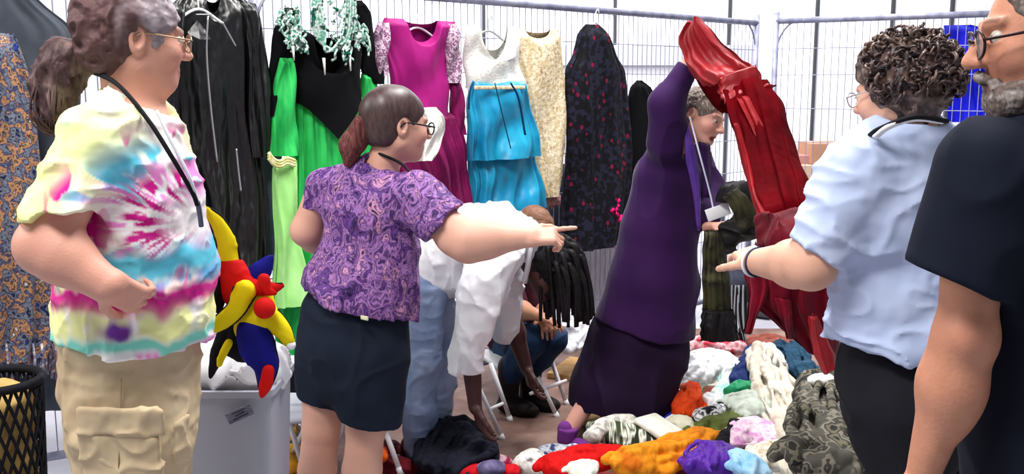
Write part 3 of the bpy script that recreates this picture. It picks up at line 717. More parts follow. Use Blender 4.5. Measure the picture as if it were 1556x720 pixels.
pocket(P(274, 668, 2.28), .03, .06, [V(.5, .86, 0), V(.86, -.5, 0), V(0, 0, 1)])
b = MB(); b.tube([P(184, 575, 2.19), P(182, 660, 2.17), P(180, 760, 2.16)], .0025, 5); b.build('side_seam', mat('khaki_thread', (150, 126, 96)), pants)
M_shoe = mat('dark_shoe', (40, 36, 36), rough=.5)
shoe('shoe', M_shoe, T, fo*V(1, 1, 0)-tf*.05, tf); shoe('shoe', M_shoe, T, V(kf[0], kf[1], 0)-tf*.05, tf)
# hair
M_hairT = mat('grey_brown_hair', (96, 74, 74), [(70, 50, 54), (128, 104, 100), (176, 162, 166)], 6, .5, stretch=(3, 3, 1.2), fold=.012, fscale=16, fstretch=(2, 2, 1), contrast=(.3, .8), detail=5)
def scalp(h, m, parent, disp, front=.045, low=-.07, vol=1.0, hres=.004, colf=None, ear=True, extra=None, top=.05):
    s = Sdf(.02); s.ell(h(0, -.022, .034), V(.082, .103, .091)*h.s*vol, h.A); s.ell(h(0, -.05, -.02), V(.068, .062, .062)*h.s*vol, h.A)
    if extra: extra(s)
    s.ell(h(0, .105+front-.045, -.045), V(.10, .085, .098+top-.05)*h.s, h.A, .012, 's')
    if ear:
        for q in (-1, 1): s.ell(h(q*.088, -.002, -.012), V(.03, .026, .042)*h.s, h.A, .012, 's')
    s.cut(h(0, 0, low), -h.u, .015); s.disp = disp
    return sdf_obj('hair', s, m, parent, hres, colf)
def strands(h, amp, n=38):
    def f(p):
        l = h.loc(p); a = np.arctan2(l[:, 0], l[:, 2]+.02); return amp*np.sin(a*n+4*vnoise(l*14))+amp*1.3*vnoise(l*30)
    return f
def colT(v):
    l = h.loc(v); n = fbm(v*V(30, 30, 14), 3); g_ = np.clip(.3+l[:, 1]*7+l[:, 2]*1.5+.35*n, 0, 1)[:, None]
    return np.array(lin((92, 66, 66)))*(1-g_)+np.array(lin((170, 160, 168)))*g_
M_hairTa = mat('greying_hair', (0, 0, 0), rough=.5, attr=True, fold=.010, fscale=14, fstretch=(1.5, 1.5, 1.5))
hT = h
scalp(h, M_hairTa, T, lambda p: .006*ridge(p*V(26, 26, 26)+.8*vnoise(p*9)[:, None])+.004*vnoise(p*60), front=.05, vol=1.06, colf=colT, low=-.085)
# ponytail: wavy locks
root = h(0, -.115, .0); roots = []
b0 = Sdf(.03); pp = [P(126, 82, 2.42), P(100, 95, 2.44), P(84, 130, 2.44), P(82, 170, 2.42)]
b0.cap(pp[0], pp[1], .026, .052); b0.cap(pp[1], pp[2], .052, .050); b0.cap(pp[2], pp[3], .050, .026); b0.disp = lambda p: .008*ridge(p*V(34, 34, 18))+.004*vnoise(p*70)
for i in range(120):
    o1, o2 = rr.uniform(-1, 1), rr.uniform(-1, 1); pts = []
    for k, (q, rd_) in enumerate(zip(pp+[P(84+rr.uniform(-14, 8), 200, 2.42)], (.018, .052, .054, .046, .012))):
        w = rr.uniform(-.006, .006); pts.append(q+V((o1*.7+w*20)*rd_, o2*rd_, o1*.6*rd_+w))
    roots.append(pts)
ht = sdf_obj('ponytail', b0, M_hairT, T, .005); locks('lock', ht, M_hairT, roots, 4, .0035, 16)['kind'] = 'stuff'
# lanyard: black cord and striped badge ribbon
cord('lanyard', [P(140, 108, 2.36), P(178, 128, 2.27), P(222, 178, 2.235), P(262, 240, 2.225), P(292, 292, 2.25), P(300, 312, 2.26)], .0055, M_cord, T)
cord('badge_ribbon', [P(238, 168, 2.24), P(262, 218, 2.23), P(288, 270, 2.24), P(302, 312, 2.27)], .004, mat('white_ribbon', (220, 222, 230)), T)
cord('badge_clip', [P(300, 306, 2.26), P(303, 322, 2.27), P(306, 344, 2.28)], .006, mat('steel_clip', (90, 96, 120), rough=.3, metal=.6), T, 8)

# ------------------------------------------------------------------ woman pointing, purple patterned blouse
Y = 3.4; A_ = thing('person', 'woman with brown ponytail and glasses in a purple patterned blouse, pointing to the right', 'person', (P(545, 400, Y)[0], Y, 0))
pf = unit(V(.62, .78, 0)); ps = unit(V(.78, -.62, 0))
h = Frame(P(604, 190, Y), unit(V(.88, .46, -.10)), sc=1.08)
bd = Sdf(.025); head(bd, h, nose=.9); bd.cap(h(0, -.02, -.05), P(578, 262, Y), .052, .062, .04)
bd.col([(P(570, 292, Y), .16, .085), (P(560, 400, Y), .17, .11), (P(548, 460, Y), .18, .13)], ps)
sh, el, wr = P(640, 318, 3.24), P(712, 366, 3.18), P(806, 360, 3.16)
arm(bd, sh, el, wr, (.050, .068, .058, .032)); bd.ell(P(690, 362, 3.19), (.06, .055, .055))
hand(bd, wr-unit(wr-el)*.012, unit(V(1, -.02, .06)), V(-.1, .6, -.9), 1, curl=(.04, .95, 1.05, 1.1), tc=.6, s=.98)
sh2, el2 = P(486, 300, 3.5), P(466, 350, 3.52); arm(bd, sh2, el2, P(500, 390, 3.72), (.058, .054, .048, .03)); hand(bd, P(500, 390, 3.72), V(.6, .5, -.5), V(.3, 1, 0), 1)
lgs = []
for (xa, xb, yy_, r0) in ((496, 482, 3.44, .084), (556, 550, 3.32, .088)):
    tp = P(xa, 560, yy_); kn = P(xb+6, 650, yy_); cf_ = P(xb, 715, yy_); an = V(cf_[0]-.01, yy_, .09)
    bd.cap(tp, kn, .092, .068, .01); bd.cap(kn, cf_, .066, .069, .02); bd.cap(cf_, an, .067, .038, .02); lgs.append(an)
M_skinP = skin_mat('pale_skin', 0, 0)
sdf_obj('body', bd, M_skinP, A_, .0045, skin_col(h, (212, 162, 142), ruddy=(196, 132, 118)))
eyes(h, A_); glasses(h, A_, mat('black_frame', (20, 20, 26), rough=.3), r=.0024)
sd = Sdf(.04)
sd.col([(P(566, 268, Y), .10, .075), (P(562, 290, Y), .18, .105), (P(560, 320, Y), .20, .125), (P(562, 370, Y), .198, .13), (P(555, 410, Y), .212, .155), (P(545, 445, Y), .232, .185), (P(540, 500, Y), .238, .195)], ps)
sl = Sdf(.03); sl.cap(P(634, 300, 3.27), P(690, 358, 3.19), .088, .092); sl.cut(P(668, 348, 3.2), V(.72, -.1, -.62)); sd.sub(sl, .05)
sl = Sdf(.03); sl.cap(P(494, 284, 3.5), P(482, 335, 3.52), .075, .076); sl.cut(P(482, 318, 3.52), V(-.1, 0, -1)); sd.sub(sl, .05)
sd.cut(P(540, 457, Y), V(-.27, 0, -1)); sd.ell(P(586, 248, Y), (.085, .08, .045), k=.01, op='s')
fp1, fp2 = cloth_disp(.009, 7, (1, 1, .8), ofs=21), cloth_disp(.005, 16, (1, 1, .8), ofs=23); sd.disp = lambda p: fp1(p)+fp2(p)
M_blouse = mat('purple_print', (34, 22, 62), [(104, 62, 138), (44, 26, 74), (160, 112, 176), (62, 36, 96), (196, 140, 176), (40, 26, 70)], 24, .6, contrast=(.3, .72), detail=7, dist=1.4, fold=.012, fscale=8, fstretch=(1, 1, .7), sheen=.2, stretch=(1, 1, .7))
sdf_obj('blouse', sd, M_blouse, A_, .006)
M_navy = mat('navy_denim', (24, 32, 48), (18, 26, 40), 8, .85, fold=.006, fscale=6)
sd = Sdf(.03); sd.col([(P(542, 440, Y), .16, .11), (P(538, 475, Y), .208, .155), (P(536, 520, Y), .215, .17), (P(540, 560, Y), .20, .16)], ps)
for (xa, xb, yy_) in ((500, 502, 3.46), (566, 562, 3.32)): sd.cap(P(xa, 540, yy_), P(xb, 660, yy_), .125, .108)
sd.cut(P(538, 627, 3.36), V(-.16, 0, -1)); sd.disp = cloth_disp(.007, 7, ofs=30)
sh_ = sdf_obj('shorts', sd, M_navy, A_, .006)
b = MB(); b.box(P(554, 483, 3.185), (.034, .006, .014), ax=[ps, np.cross(V(0, 0, 1), ps), V(0, 0, 1)], bev=.002); b.build('label', mat('cream_patch', (206, 206, 170)), sh_)
b = MB(); b.tube(spline([P(470, 470, 3.36), P(474, 500, 3.35), P(500, 512, 3.28), P(506, 480, 3.26)], 16), .002, 5); b.build('pocket_seam', mat('navy_thread', (50, 62, 90)), sh_)
for an in lgs: shoe('shoe', M_shoe, A_, an*V(1, 1, 0)-pf*.05, pf)
M_hairP = mat('brown_hair', (52, 36, 38), (78, 56, 54), 3, .4, stretch=(30, 30, 8), spec=.5)
scalp(h, M_hairP, A_, lambda p: .0025*vnoise(p*V(30, 30, 16)), front=.04, vol=1.03, low=-.075)
b0 = Sdf(.03); pp = [h(0, -.125, -.0), P(546, 204, 3.36), P(534, 222, 3.36), P(530, 246, 3.36)]
b0.cap(pp[0], pp[1], .022, .034); b0.cap(pp[1], pp[2], .034, .036); b0.cap(pp[2], pp[3], .036, .018); b0.disp = lambda p: .003*ridge(p*V(60, 60, 12))
sdf_obj('ponytail', b0, mat('auburn_hair', (122, 70, 66), (84, 48, 48), 3, .45, stretch=(40, 40, 6), fold=.006, fscale=3, fstretch=(40, 40, 6)), A_, .005)
b = MB(); b.tube([h(.0, -.118, .022), h(0, -.122, -.02)], .014, 8); b.build('hair_tie', M_cord, A_)
cord('lanyard', [h(-.03, -.055, -.092), h(.03, -.06, -.095), h(.062, -.01, -.115), P(622, 262, 3.27), P(636, 300, 3.3)], .005, M_cord, A_)

# ------------------------------------------------------------------ person bending down in a white shirt
Y = 4.15; B_ = thing('person', 'person with black locs bending double in a loose white shirt and pale jeans', 'person', (P(645, 400, Y)[0], Y, 0))
bf = V(1, 0, 0); M_skinD = skin_mat('dark_skin', 0, 0)
hip = P(652, 408, Y); chest = P(770, 362, Y); hc = P(838, 412, Y-.02)
h = Frame(hc, unit(V(.62, .05, -.78)), up=(.78, 0, .62), sc=1.05)
bd = Sdf(.03); head(bd, h); bd.cap(h(0, -.02, -.05), P(795, 372, Y), .05, .06, .04)
bd.col([(hip, .15, .11), (P(710, 375, Y), .14, .10), (chest, .16, .10)], V(0, 1, 0))
hands = []
for (s_, e_, w_) in ((P(772, 385, Y-.17), P(712, 500, Y-.22), P(722, 618, Y-.26)), (P(776, 380, Y+.17), P(775, 480, Y+.2), P(800, 560, Y+.2))):
    arm(bd, s_, e_, w_, (.052, .045, .044, .028)); hand(bd, w_-V(0, 0, -.01), unit(V(.25, -.05, -1)), V(1, .2, 0), 1, curl=(.35, .4, .45, .5), s=1.05)
for y_, dx in ((Y-.09, 0), (Y+.10, 28)):
    kn = P(642+dx, 545, y_); an = V(kn[0]-.02, y_, .09); bd.cap(P(650+dx*.3, 430, y_), kn, .08, .06, .02); bd.cap(kn, an, .055, .038, .02)
sdf_obj('body', bd, M_skinD, B_, .005, skin_col(None, (64, 34, 32), ruddy=(90, 46, 40)))
M_whites = mat('white_cotton', (240, 240, 242), (230, 230, 236), 4, .8, fold=.014, fscale=9, fstretch=(1, 1, .8))
sd = Sdf(.05)
sd.col([(P(640, 425, Y), .17, .15), (P(665, 385, Y), .18, .16), (P(710, 362, Y), .185, .145), (P(760, 355, Y), .19, .13), (P(792, 362, Y), .13, .10), (P(803, 370, Y), .09, .075)], V(0, 1, 0))
sd.ell(P(690, 412, Y), (.12, .15, .10)); sd.cap(P(765, 388, Y-.17), P(735, 440, Y-.2), .085, .088); sd.cap(P(735, 440, Y-.2), P(708, 535, Y-.235), .088, .066)
sd.cap(P(708, 535, Y-.235), P(707, 562, Y-.24), .066, .072, .02); sd.cap(P(770, 385, Y+.17), P(768, 500, Y+.2), .075, .07)
sd.cut(P(800, 560, Y-.2), V(0, 0, -1))
fw1, fw2 = cloth_disp(.014, 7, ofs=41), cloth_disp(.008, 16, (1, 1, .6), ofs=43); sd.disp = lambda p: fw1(p)+fw2(p)
sdf_obj('white_shirt', sd, M_whites, B_, .0065)
cord('collar', [P(800, 350, Y-.08), P(806, 372, Y-.11), P(803, 400, Y-.10), P(797, 430, Y-.06)], .014, M_whites, B_, 20, .5)
M_pale = mat('pale_denim', (122, 142, 180), (158, 174, 204), 5, .85, fold=.012, fscale=10)
sd = Sdf(.03); sd.col([(P(640, 440, Y), .165, .13), (P(648, 400, Y), .16, .13)], V(0, 1, 0))
for y_, dx in ((Y-.09, 0), (Y+.10, 28)):
    kn = P(642+dx, 545, y_); an = V(kn[0]-.02, y_, .09); sd.cap(P(646+dx*.4, 440, y_), kn, .098, .078); sd.cap(kn, an, .078, .066)
sd.cut((0, 0, .07), (0, 0, -1)); fj1, fj2 = cloth_disp(.010, 8, ofs=50), cloth_disp(.006, 20, (.7, .7, 1.4), ofs=53); sd.disp = lambda p: fj1(p)+fj2(p)
sdf_obj('jeans', sd, M_pale, B_, .007)
M_red = mat('dark_red_shoe', (120, 16, 30), (90, 10, 20), 8, .6)
for y_, dx in ((Y-.09, 0), (Y+.10, 28)): shoe('shoe', M_red, B_, V(P(642+dx, 545, y_)[0]-.07, y_, 0), V(1, 0, 0), 1.1)
# locs
M_loc = mat('black_hair', (14, 11, 14), (26, 22, 26), 20, .6, bump=.003, bscale=90)
s2 = Sdf(.02); s2.ell(h(0, -.02, .035), V(.096, .116, .102)*h.s, h.A); s2.ell(h(0, .06, -.02), V(.08, .06, .07)*h.s, h.A); s2.disp = lambda p: .008*ridge(p*28); hb = sdf_obj('hair', s2, M_loc, B_, .006)
for i in range(99):
    th = rr.uniform(0, 2*math.pi); z_ = rr.uniform(-.3, 1); ph = math.acos(z_); dr = V(math.sin(ph)*math.cos(th), math.sin(ph)*math.sin(th), math.cos(ph))
    p0_ = h(*(dr*V(.085, .100, .09)+V(0, -.02, .035))); out = unit((p0_-hc)*V(1, 1, .6)); L = rr.uniform(.12, .19)
    p1_ = p0_+out*.022; p2_ = p1_+V(out[0]*.02+.012, out[1]*.02, -L*.5); p3_ = V(p2_[0]+rr.uniform(-.006, .022), p2_[1], min(p2_[2]-L*.4, P(850, 470, Y)[2]) - rr.uniform(0, .055))
    if dr[2] < 0 and out[0] < 0: continue
    bb = MB(); p = spline([p0_-out*.01, p1_, p2_, p3_], 12); bb.tube(p, [.0155*(1-.5*(k/11)) for k in range(12)], 6); bb.build('loc', M_loc, hb)

# ------------------------------------------------------------------ person seated low behind, dark blue jeans
Y = 4.95; K_ = thing('person', 'person crouched behind the white shirt, showing dark blue jeans knees and black boots', 'person', (P(790, 560, Y)[0], Y, 0))
h = Frame(P(812, 352, 5.0), unit(V(.5, -.4, -.5)), up=(.2, 0, 1), sc=1.0)
bd = Sdf(.03); head(bd, h); bd.cap(h(0, -.02, -.05), P(785, 400, 5.05), .05, .055)
bd.col([(P(778, 480, 5.1), .15, .10), (P(782, 410, 5.08), .16, .10)], V(.8, .6, 0))
arm(bd, P(770, 415, 4.95), P(785, 470, 4.75), P(815, 478, 4.6)); hand(bd, P(812, 478, 4.62), V(1, -.3, -.3), V(0, 0, -1), 1, s=.95)
arm(bd, P(800, 410, 5.2), P(830, 470, 5.0), P(825, 482, 4.7)); hand(bd, P(826, 482, 4.72), V(.2, -1, -.3), V(0, 0, -1), -1, s=.95)
sdf_obj('body', bd, M_skinT, K_, .006, skin_col(h, (196, 140, 112), ruddy=(150, 84, 70)))
sd = Sdf(.03); sd.col([(P(776, 500, 5.1), .18, .13), (P(780, 440, 5.1), .18, .13), (P(786, 400, 5.08), .13, .09)], V(.8, .6, 0)); sd.cap(P(770, 415, 4.95), P(784, 465, 4.78), .065, .06); sd.cap(P(800, 412, 5.2), P(828, 465, 5.0), .065, .06)
sd.disp = cloth_disp(.008, 9); sdf_obj('jumper', sd, mat('maroon_jumper', (70, 26, 40), (44, 18, 30), 8, .9), K_, .008)
sd = Sdf(.025)
for xk, yk, hx in ((806, 4.66, 768), (838, 4.74, 792)):
    kn = P(xk, 515, yk); sd.cap(P(hx, 520, 5.12), kn, .10, .078); sd.cap(kn, V(kn[0]-.10, yk+.1, .2), .076, .06)
sd.disp = cloth_disp(.008, 9, ofs=5); sdf_obj('jeans', sd, mat('dark_denim', (40, 66, 100), (26, 44, 74), 5, .85, fold=.01, fscale=9), K_, .007)
M_boot = mat('black_boot', (22, 18, 20), (36, 28, 28), 8, .5)
for xk, yk in ((806, 4.66), (838, 4.74)):
    kn = P(xk, 515, yk); q = V(kn[0]-.11, yk+.1, 0); bt = Sdf(.02); bt.cap(q+V(.01, 0, .24), q+V(0, 0, .06), .064, .046); bt.ell(q+V(.05, -.04, .045), (.12, .055, .045), [unit(V(1, -.6, 0)), unit(V(.6, 1, 0)), V(0, 0, 1)]); bt.cut((0, 0, .002), (0, 0, -1)); bt.disp = cloth_disp(.004, 14)
    sdf_obj('boot', bt, M_boot, K_, .006)
s2 = Sdf(.02); s2.ell(h(0, -.02, .036), V(.083, .104, .09)*h.s, h.A); s2.ell(h(0, .10, -.045), V(.10, .085, .098), h.A, .012, 's'); s2.disp = lambda p: .003*ridge(p*50); sdf_obj('hair', s2, mat('light_brown_hair', (140, 100, 80), (110, 76, 60), 20, .5), K_, .005)
# ------------------------------------------------------------------ woman in the purple coat
def drape(name, secs, m, parent=None, th=.03, nf=7, amp=.012, seed=0, n=60, nseg=90, tdir=None, twist=0, colf=None):
    """cloth hanging through cross-sections given by their two edges"""
    L = spline([s[0] for s in secs], n); R = spline([s[1] for s in secs], n); a = np.linspace(0, 2*np.pi, nseg, endpoint=False); rg = np.random.RandomState(seed+3); ph = rg.rand(5)*6.28
    vs = []
    for i in range(n):
        v = i/(n-1); c = (L[i]+R[i])/2; u = R[i]-L[i]; hw = np.linalg.norm(u)/2; u = unit(u)
        t = unit((L[min(i+1, n-1)]+R[min(i+1, n-1)])-(L[max(i-1, 0)]+R[max(i-1, 0)])); w = unit(np.cross(u, t)) if tdir is None else unit(tdir)
        tt = th*(min(1, (i+1)/4, (n-i)/4)) if th else 0
        fo = amp*(np.sin(nf*a+ph[0]+1.2*np.sin(a*2+ph[1]+3*v)+twist*v)+.5*np.sin(2.1*nf*a+ph[2]+4*v)+.6*math.sin(7*v+ph[3]))
        ed = .04*hw*math.sin(23*v+ph[4])
        vs.append(c+np.outer((hw+ed)*np.cos(a)+.3*fo, u)+np.outer(tt*np.sin(a)+fo*np.where(np.sin(a) > 0, 1, .5), w))
    vs = np.vstack(vs); i = np.arange(n-1)[:, None]*nseg; j = np.arange(nseg)[None]; k = (j+1) % nseg
    q = np.stack([(i+j).ravel(), (i+nseg+j).ravel(), (i+nseg+k).ravel(), (i+k).ravel()], 1).tolist()
    q = [tuple(r) for r in q]+[tuple(range(nseg))[::-1], tuple(range((n-1)*nseg, n*nseg))]
    return mesh_obj(name, vs, q, m, parent, True, None if colf is None else colf(vs))

Y = 4.4; C_ = thing('person', 'laughing woman in a long purple coat holding a red garment up overhead', 'person', (P(950, 400, Y)[0], Y, 0))
cf = unit(V(.93, -.36, 0)); cs = unit(V(.36, .93, 0))
h = Frame(P(1066, 178, 4.3), unit(V(.74, -.62, -.30)), up=(.36, 0, 1), sc=1.02)
bd = Sdf(.025); head(bd, h, open_mouth=1, nose=1.1); bd.cap(h(0, -.03, -.05), P(1034, 222, Y), .048, .058, .04)
bd.col([(P(1022, 240, Y), .16, .09), (P(1005, 330, Y), .16, .12), (P(985, 430, Y), .17, .13)], cs)
s1_, e1, w1 = P(1012, 205, 4.25), P(1016, 152, 4.18), P(1048, 92, 4.2)
arm(bd, s1_, e1, w1, (.05, .042, .042, .028)); hand(bd, w1, P(1056, 60, 4.22)-w1, V(.6, -.5, -.3), -1, curl=(.5, .55, .6, .65), s=.98)
s2_, e2, w2 = P(1056, 225, 4.6), P(1078, 292, 4.5), P(1076, 345, 4.28)
arm(bd, s2_, e2, w2, (.048, .04, .04, .027)); hand(bd, w2, P(1092, 343, 4.2)-w2, V(0, .4, -1), 1, curl=(.5, .6, .7, .8), s=1.0)
f1 = Pz(858, 690, 0.0); f1[1] = 4.25; kn = P(925, 560, 4.38); an = P(866, 652, 4.28); bd.cap(P(955, 470, 4.38), kn, .075, .055, .02); bd.cap(kn, an, .054, .038, .02); 
f2 = V(P(985, 600, 4.45)[0], 4.5, .09); bd.cap(P(985, 470, 4.45), P(990, 560, 4.45), .075, .055, .02); bd.cap(P(990, 560, 4.45), f2, .054, .036, .02)
sdf_obj('body', bd, M_skinP, C_, .0045, skin_col(h, (214, 160, 142), lips=(150, 50, 56), ruddy=(200, 120, 108)))
eyes(h, C_)
M_coat = mat('purple_velour', (52, 20, 72), (42, 15, 62), 4, .8, sheen=.5, fold=.008, fscale=7)
sd = Sdf(.05)
sd.col([(P(1032, 208, 4.35), .10, .07), (P(1024, 225, Y), .17, .105), (P(1014, 275, Y), .18, .145), (P(1002, 350, Y), .19, .175), (P(992, 430, Y), .21, .205), (P(980, 500, Y), .22, .235), (P(976, 530, Y), .22, .245)], cs)
sd.cap(P(1014, 215, 4.25), P(1012, 158, 4.18), .098, .074); sl = Sdf(.03); sl.cap(P(1012, 158, 4.18), P(1052, 90, 4.2), .074, .052); sl.cut(P(1046, 100, 4.2), V(.5, 0, .7)); sd.sub(sl, .05)
sd.cap(P(1056, 228, 4.56), P(1078, 290, 4.5), .072, .062); sd.cap(P(1078, 290, 4.5), P(1076, 330, 4.32), .06, .056)
sd.cut(P(980, 498, Y), V(-.22, 0, -1)); sd.ell(P(1052, 208, 4.24), (.07, .08, .10), k=.01, op='s')
fd = cloth_disp(.012, 5, (1, 1, .5), ofs=61); sd.disp = fd
sdf_obj('coat', sd, M_coat, C_, .007)
M_scarf = mat('violet_silk', (92, 58, 146), (70, 40, 120), 6, .4, sheen=.2, fold=.01, fscale=14)
drape('lapel', [(P(1040, 192, 4.2), P(1046, 190, 4.2)), (P(1042, 240, 4.17), P(1058, 236, 4.17)), (P(1052, 290, 4.17), P(1064, 288, 4.17)), (P(1060, 350, 4.17), P(1064, 350, 4.17))], M_scarf, C_, .02, 4, .004)
drape('lapel', [(P(1062, 215, 4.2), P(1078, 220, 4.25)), (P(1066, 260, 4.2), P(1080, 260, 4.25)), (P(1068, 300, 4.18), P(1078, 300, 4.2))], M_coat, C_, .015, 4, .004, seed=3)
M_skirt = mat('dark_plum_skirt', (34, 16, 48), (26, 12, 38), 5, .85, sheen=.15, fold=.012, fscale=6)
sd = Sdf(.04); sd.col([(P(985, 470, Y), .18, .19), (P(972, 520, Y), .2, .23), (P(948, 600, Y), .22, .25), (P(942, 650, Y), .23, .26)], cs)
sd.cut(P(940, 620, Y), V(-.12, 0, -1)); sd.disp = cloth_disp(.016, 6, (1, 1, .25), ofs=70); sdf_obj('skirt', sd, M_skirt, C_, .007)
M_pshoe = mat('purple_suede', (124, 60, 140), (104, 44, 122), 10, .8)
shoe('shoe', M_pshoe, C_, V(an[0]-.03, 4.27, 0), V(.8, -.6, 0), .95); shoe('shoe', M_pshoe, C_, f2*V(1, 1, 0)-cf*.05, cf, .95)
sk = Sdf(.02); sk.cap(P(863, 652, 4.25), V(P(861, 668, 4.25)[0], 4.25, .06), .045, .044); sk.cut(P(862, 650, 4.25), (0, 0, 1)); sdf_obj('sock', sk, M_pshoe, C_, .005)
M_hairC = hair_mat('grey_brown_short_hair', (112, 96, 88), (150, 134, 124))
scalp(h, M_hairC, C_, lambda p: .003*ridge(p*40)+.002*vnoise(p*80), front=.04, vol=1.02, low=-.08)
cord('lanyard', [P(1048, 178, 4.2), P(1062, 230, 4.1), P(1078, 290, 4.1), P(1084, 318, 4.08)], .004, mat('pale_lanyard', (200, 200, 225)), C_)
b = MB(); b.box(P(1091, 322, 4.06), (.10, .004, .052), ax=[unit(V(.94, 0, .34)), unit(V(0, 1, 0)), unit(V(-.34, 0, .94))], bev=.001); b.build('badge', M_wp, C_)

# red garment held overhead
Rg = thing('red_gown', 'red and crimson gown held aloft by the woman in purple', 'gown', P(1200, 560, 3.3), None)
M_r4 = mat('red_satin_edge', (140, 4, 16), (110, 2, 10), 5, .6, spec=.15, fold=.012, fscale=9)
M_r1 = mat('scarlet_satin', (158, 8, 24), (120, 4, 14), 5, .5, sheen=.2, fold=.012, fscale=9, spec=.5)
M_r2 = mat('deep_red_velvet', (92, 0, 8), (60, 0, 5), 4, .85, spec=.03, fold=.014, fscale=8)
M_r3 = mat('crimson_velvet', (118, 3, 30), (76, 2, 18), 6, .7, sheen=.35, fold=.014, fscale=12)
Q = lambda x1, y1, x2, y2, Y1, Y2=None: (P(x1, y1, Y1), P(x2, y2, Y2 or Y1))
drape('gathered_top', [Q(1050, 34, 1062, 32, 4.1), Q(1036, 62, 1080, 46, 4.08), Q(1042, 92, 1112, 80, 4.05), Q(1062, 118, 1140, 104, 4.0), Q(1096, 140, 1160, 120, 3.92)], M_r1, Rg, .07, 5, .03, seed=5)
drape('inner_fold', [Q(1042, 60, 1062, 64, 4.15), Q(1048, 96, 1078, 100, 4.12), Q(1070, 128, 1100, 134, 4.0), Q(1092, 160, 1116, 150, 3.9)], M_r2, Rg, .05, 4, .014, seed=6)
drape('red_panel', [Q(1094, 118, 1150, 98, 3.86), Q(1092, 140, 1164, 130, 3.84), Q(1104, 160, 1180, 132, 3.8)], M_r1, Rg, .03, 4, .01, seed=7)
drape('long_panel', [Q(1096, 140, 1168, 124, 3.88), Q(1112, 190, 1188, 160, 3.75), Q(1128, 245, 1202, 215, 3.6), Q(1146, 305, 1226, 275, 3.4), Q(1164, 350, 1240, 330, 3.2)], M_r2, Rg, .06, 6, .018, seed=8)
drape('bright_edge', [Q(1120, 150, 1138, 146, 3.77), Q(1148, 205, 1168, 198, 3.64), Q(1176, 255, 1196, 248, 3.49), Q(1200, 315, 1226, 308, 3.29)], M_r4, Rg, .02, 3, .009, seed=9)
drape('bright_edge', [Q(1114, 190, 1122, 188, 3.68), Q(1128, 245, 1138, 245, 3.55), Q(1144, 310, 1160, 305, 3.35), Q(1156, 345, 1180, 345, 3.15)], M_r4, Rg, .03, 3, .006, seed=10)
def blob(name, pts, m, parent=None, k=.04, amp=.015, fs=10, h=.007, ofs=0, rid=.7, st=(1, 1, 1), colf=None):
    s = Sdf(k)
    for i, (x, y, Y_, r) in enumerate(pts):
        c = P(x, y, Y_)
        if isinstance(r, tuple): s.ell(c, r)
        else: s.ell(c, (r, r, r*.85))
        if i: 
            x0, y0, Y0, r0 = pts[i-1]; r0 = min(r0) if isinstance(r0, tuple) else r0; r1 = min(r) if isinstance(r, tuple) else r
            s.cap(P(x0, y0, Y0), c, r0*.8, r1*.8)
    s.disp = cloth_disp(amp, fs, st, ofs=ofs, rid=rid)
    return sdf_obj(name, s, m, parent, h, colf)
blob('bunched_cloth', [(1166, 352, 3.1, .045), (1196, 345, 3.05, .05), (1222, 352, 3.0, .05), (1196, 365, 3.0, .045)], M_r3, Rg, amp=.02, fs=14)
drape('lower_train', [Q(1150, 372, 1262, 362, 3.1), Q(1136, 410, 1274, 400, 3.12), Q(1140, 450, 1274, 460, 3.14), Q(1180, 490, 1272, 510, 3.16), Q(1222, 520, 1270, 545, 3.18)], M_r3, Rg, .07, 9, .022, seed=12)
drape('torn_strip', [Q(1132, 400, 1165, 400, 3.08), Q(1138, 440, 1168, 440, 3.08), Q(1136, 480, 1150, 480, 3.08), Q(1130, 506, 1140, 508, 3.08)], M_r3, Rg, .03, 4, .01, seed=13)
drape('torn_strip', [Q(1176, 450, 1200, 455, 3.06), Q(1186, 480, 1204, 482, 3.06), Q(1196, 515, 1206, 515, 3.06)], M_r3, Rg, .02, 3, .008, seed=14)
drape('scarlet_tail', [Q(1228, 480, 1240, 478, 3.02), Q(1230, 505, 1252, 505, 3.02), Q(1238, 540, 1268, 540, 3.02), Q(1252, 570, 1270, 560, 3.02)], M_r1, Rg, .02, 3, .008, seed=15)

# olive garment over her other hand
Og = thing('velvet_garment', 'dark olive and black velvet garment draped over the woman in purple\'s lower hand', 'garment', P(1085, 515, 4.1))
M_ol = mat('olive_velvet', (58, 56, 34), [(30, 28, 20), (84, 82, 56)], 9, .6, sheen=.4, fold=.014, fscale=10)
M_bv = mat('black_satin', (16, 14, 18), (30, 28, 30), 8, .5, fold=.012, fscale=12)
blob('upper_bundle', [(1104, 296, 4.08, .035), (1126, 300, 4.05, .05), (1142, 326, 4.02, .045), (1132, 350, 4.02, .05), (1104, 362, 4.04, .05)], M_bv, Og, amp=.018, fs=11, ofs=4)
drape('olive_fold', [Q(1098, 300, 1118, 285, 3.94), Q(1112, 318, 1136, 300, 3.92), Q(1118, 340, 1150, 322, 3.92), Q(1132, 348, 1154, 340, 3.93)], M_ol, Og, .02, 4, .008, seed=20)
drape('hanging_part', [Q(1070, 350, 1096, 350, 4.04), Q(1068, 390, 1104, 390, 4.03), Q(1068, 450, 1112, 450, 4.03), Q(1068, 515, 1116, 515, 4.03)], M_ol, Og, .05, 7, .014, seed=21)
drape('satin_hem', [Q(1066, 470, 1114, 470, 3.99), Q(1064, 518, 1122, 518, 3.99)], M_bv, Og, .05, 7, .014, seed=22)
for i in range(18):
    x = 1100+i*1.9; b = MB(); b.tube(spline([P(x, 440+rr.uniform(-8, 8), 4.02), P(x+rr.uniform(-3, 3), 480, 4.0), P(x+rr.uniform(-4, 8), 512+rr.uniform(-6, 8), 4.0)], 10), .006, 5)
    b.build('fringe_cord', M_bv if i % 3 else mat('silver_cord', (170, 170, 180)), Og)

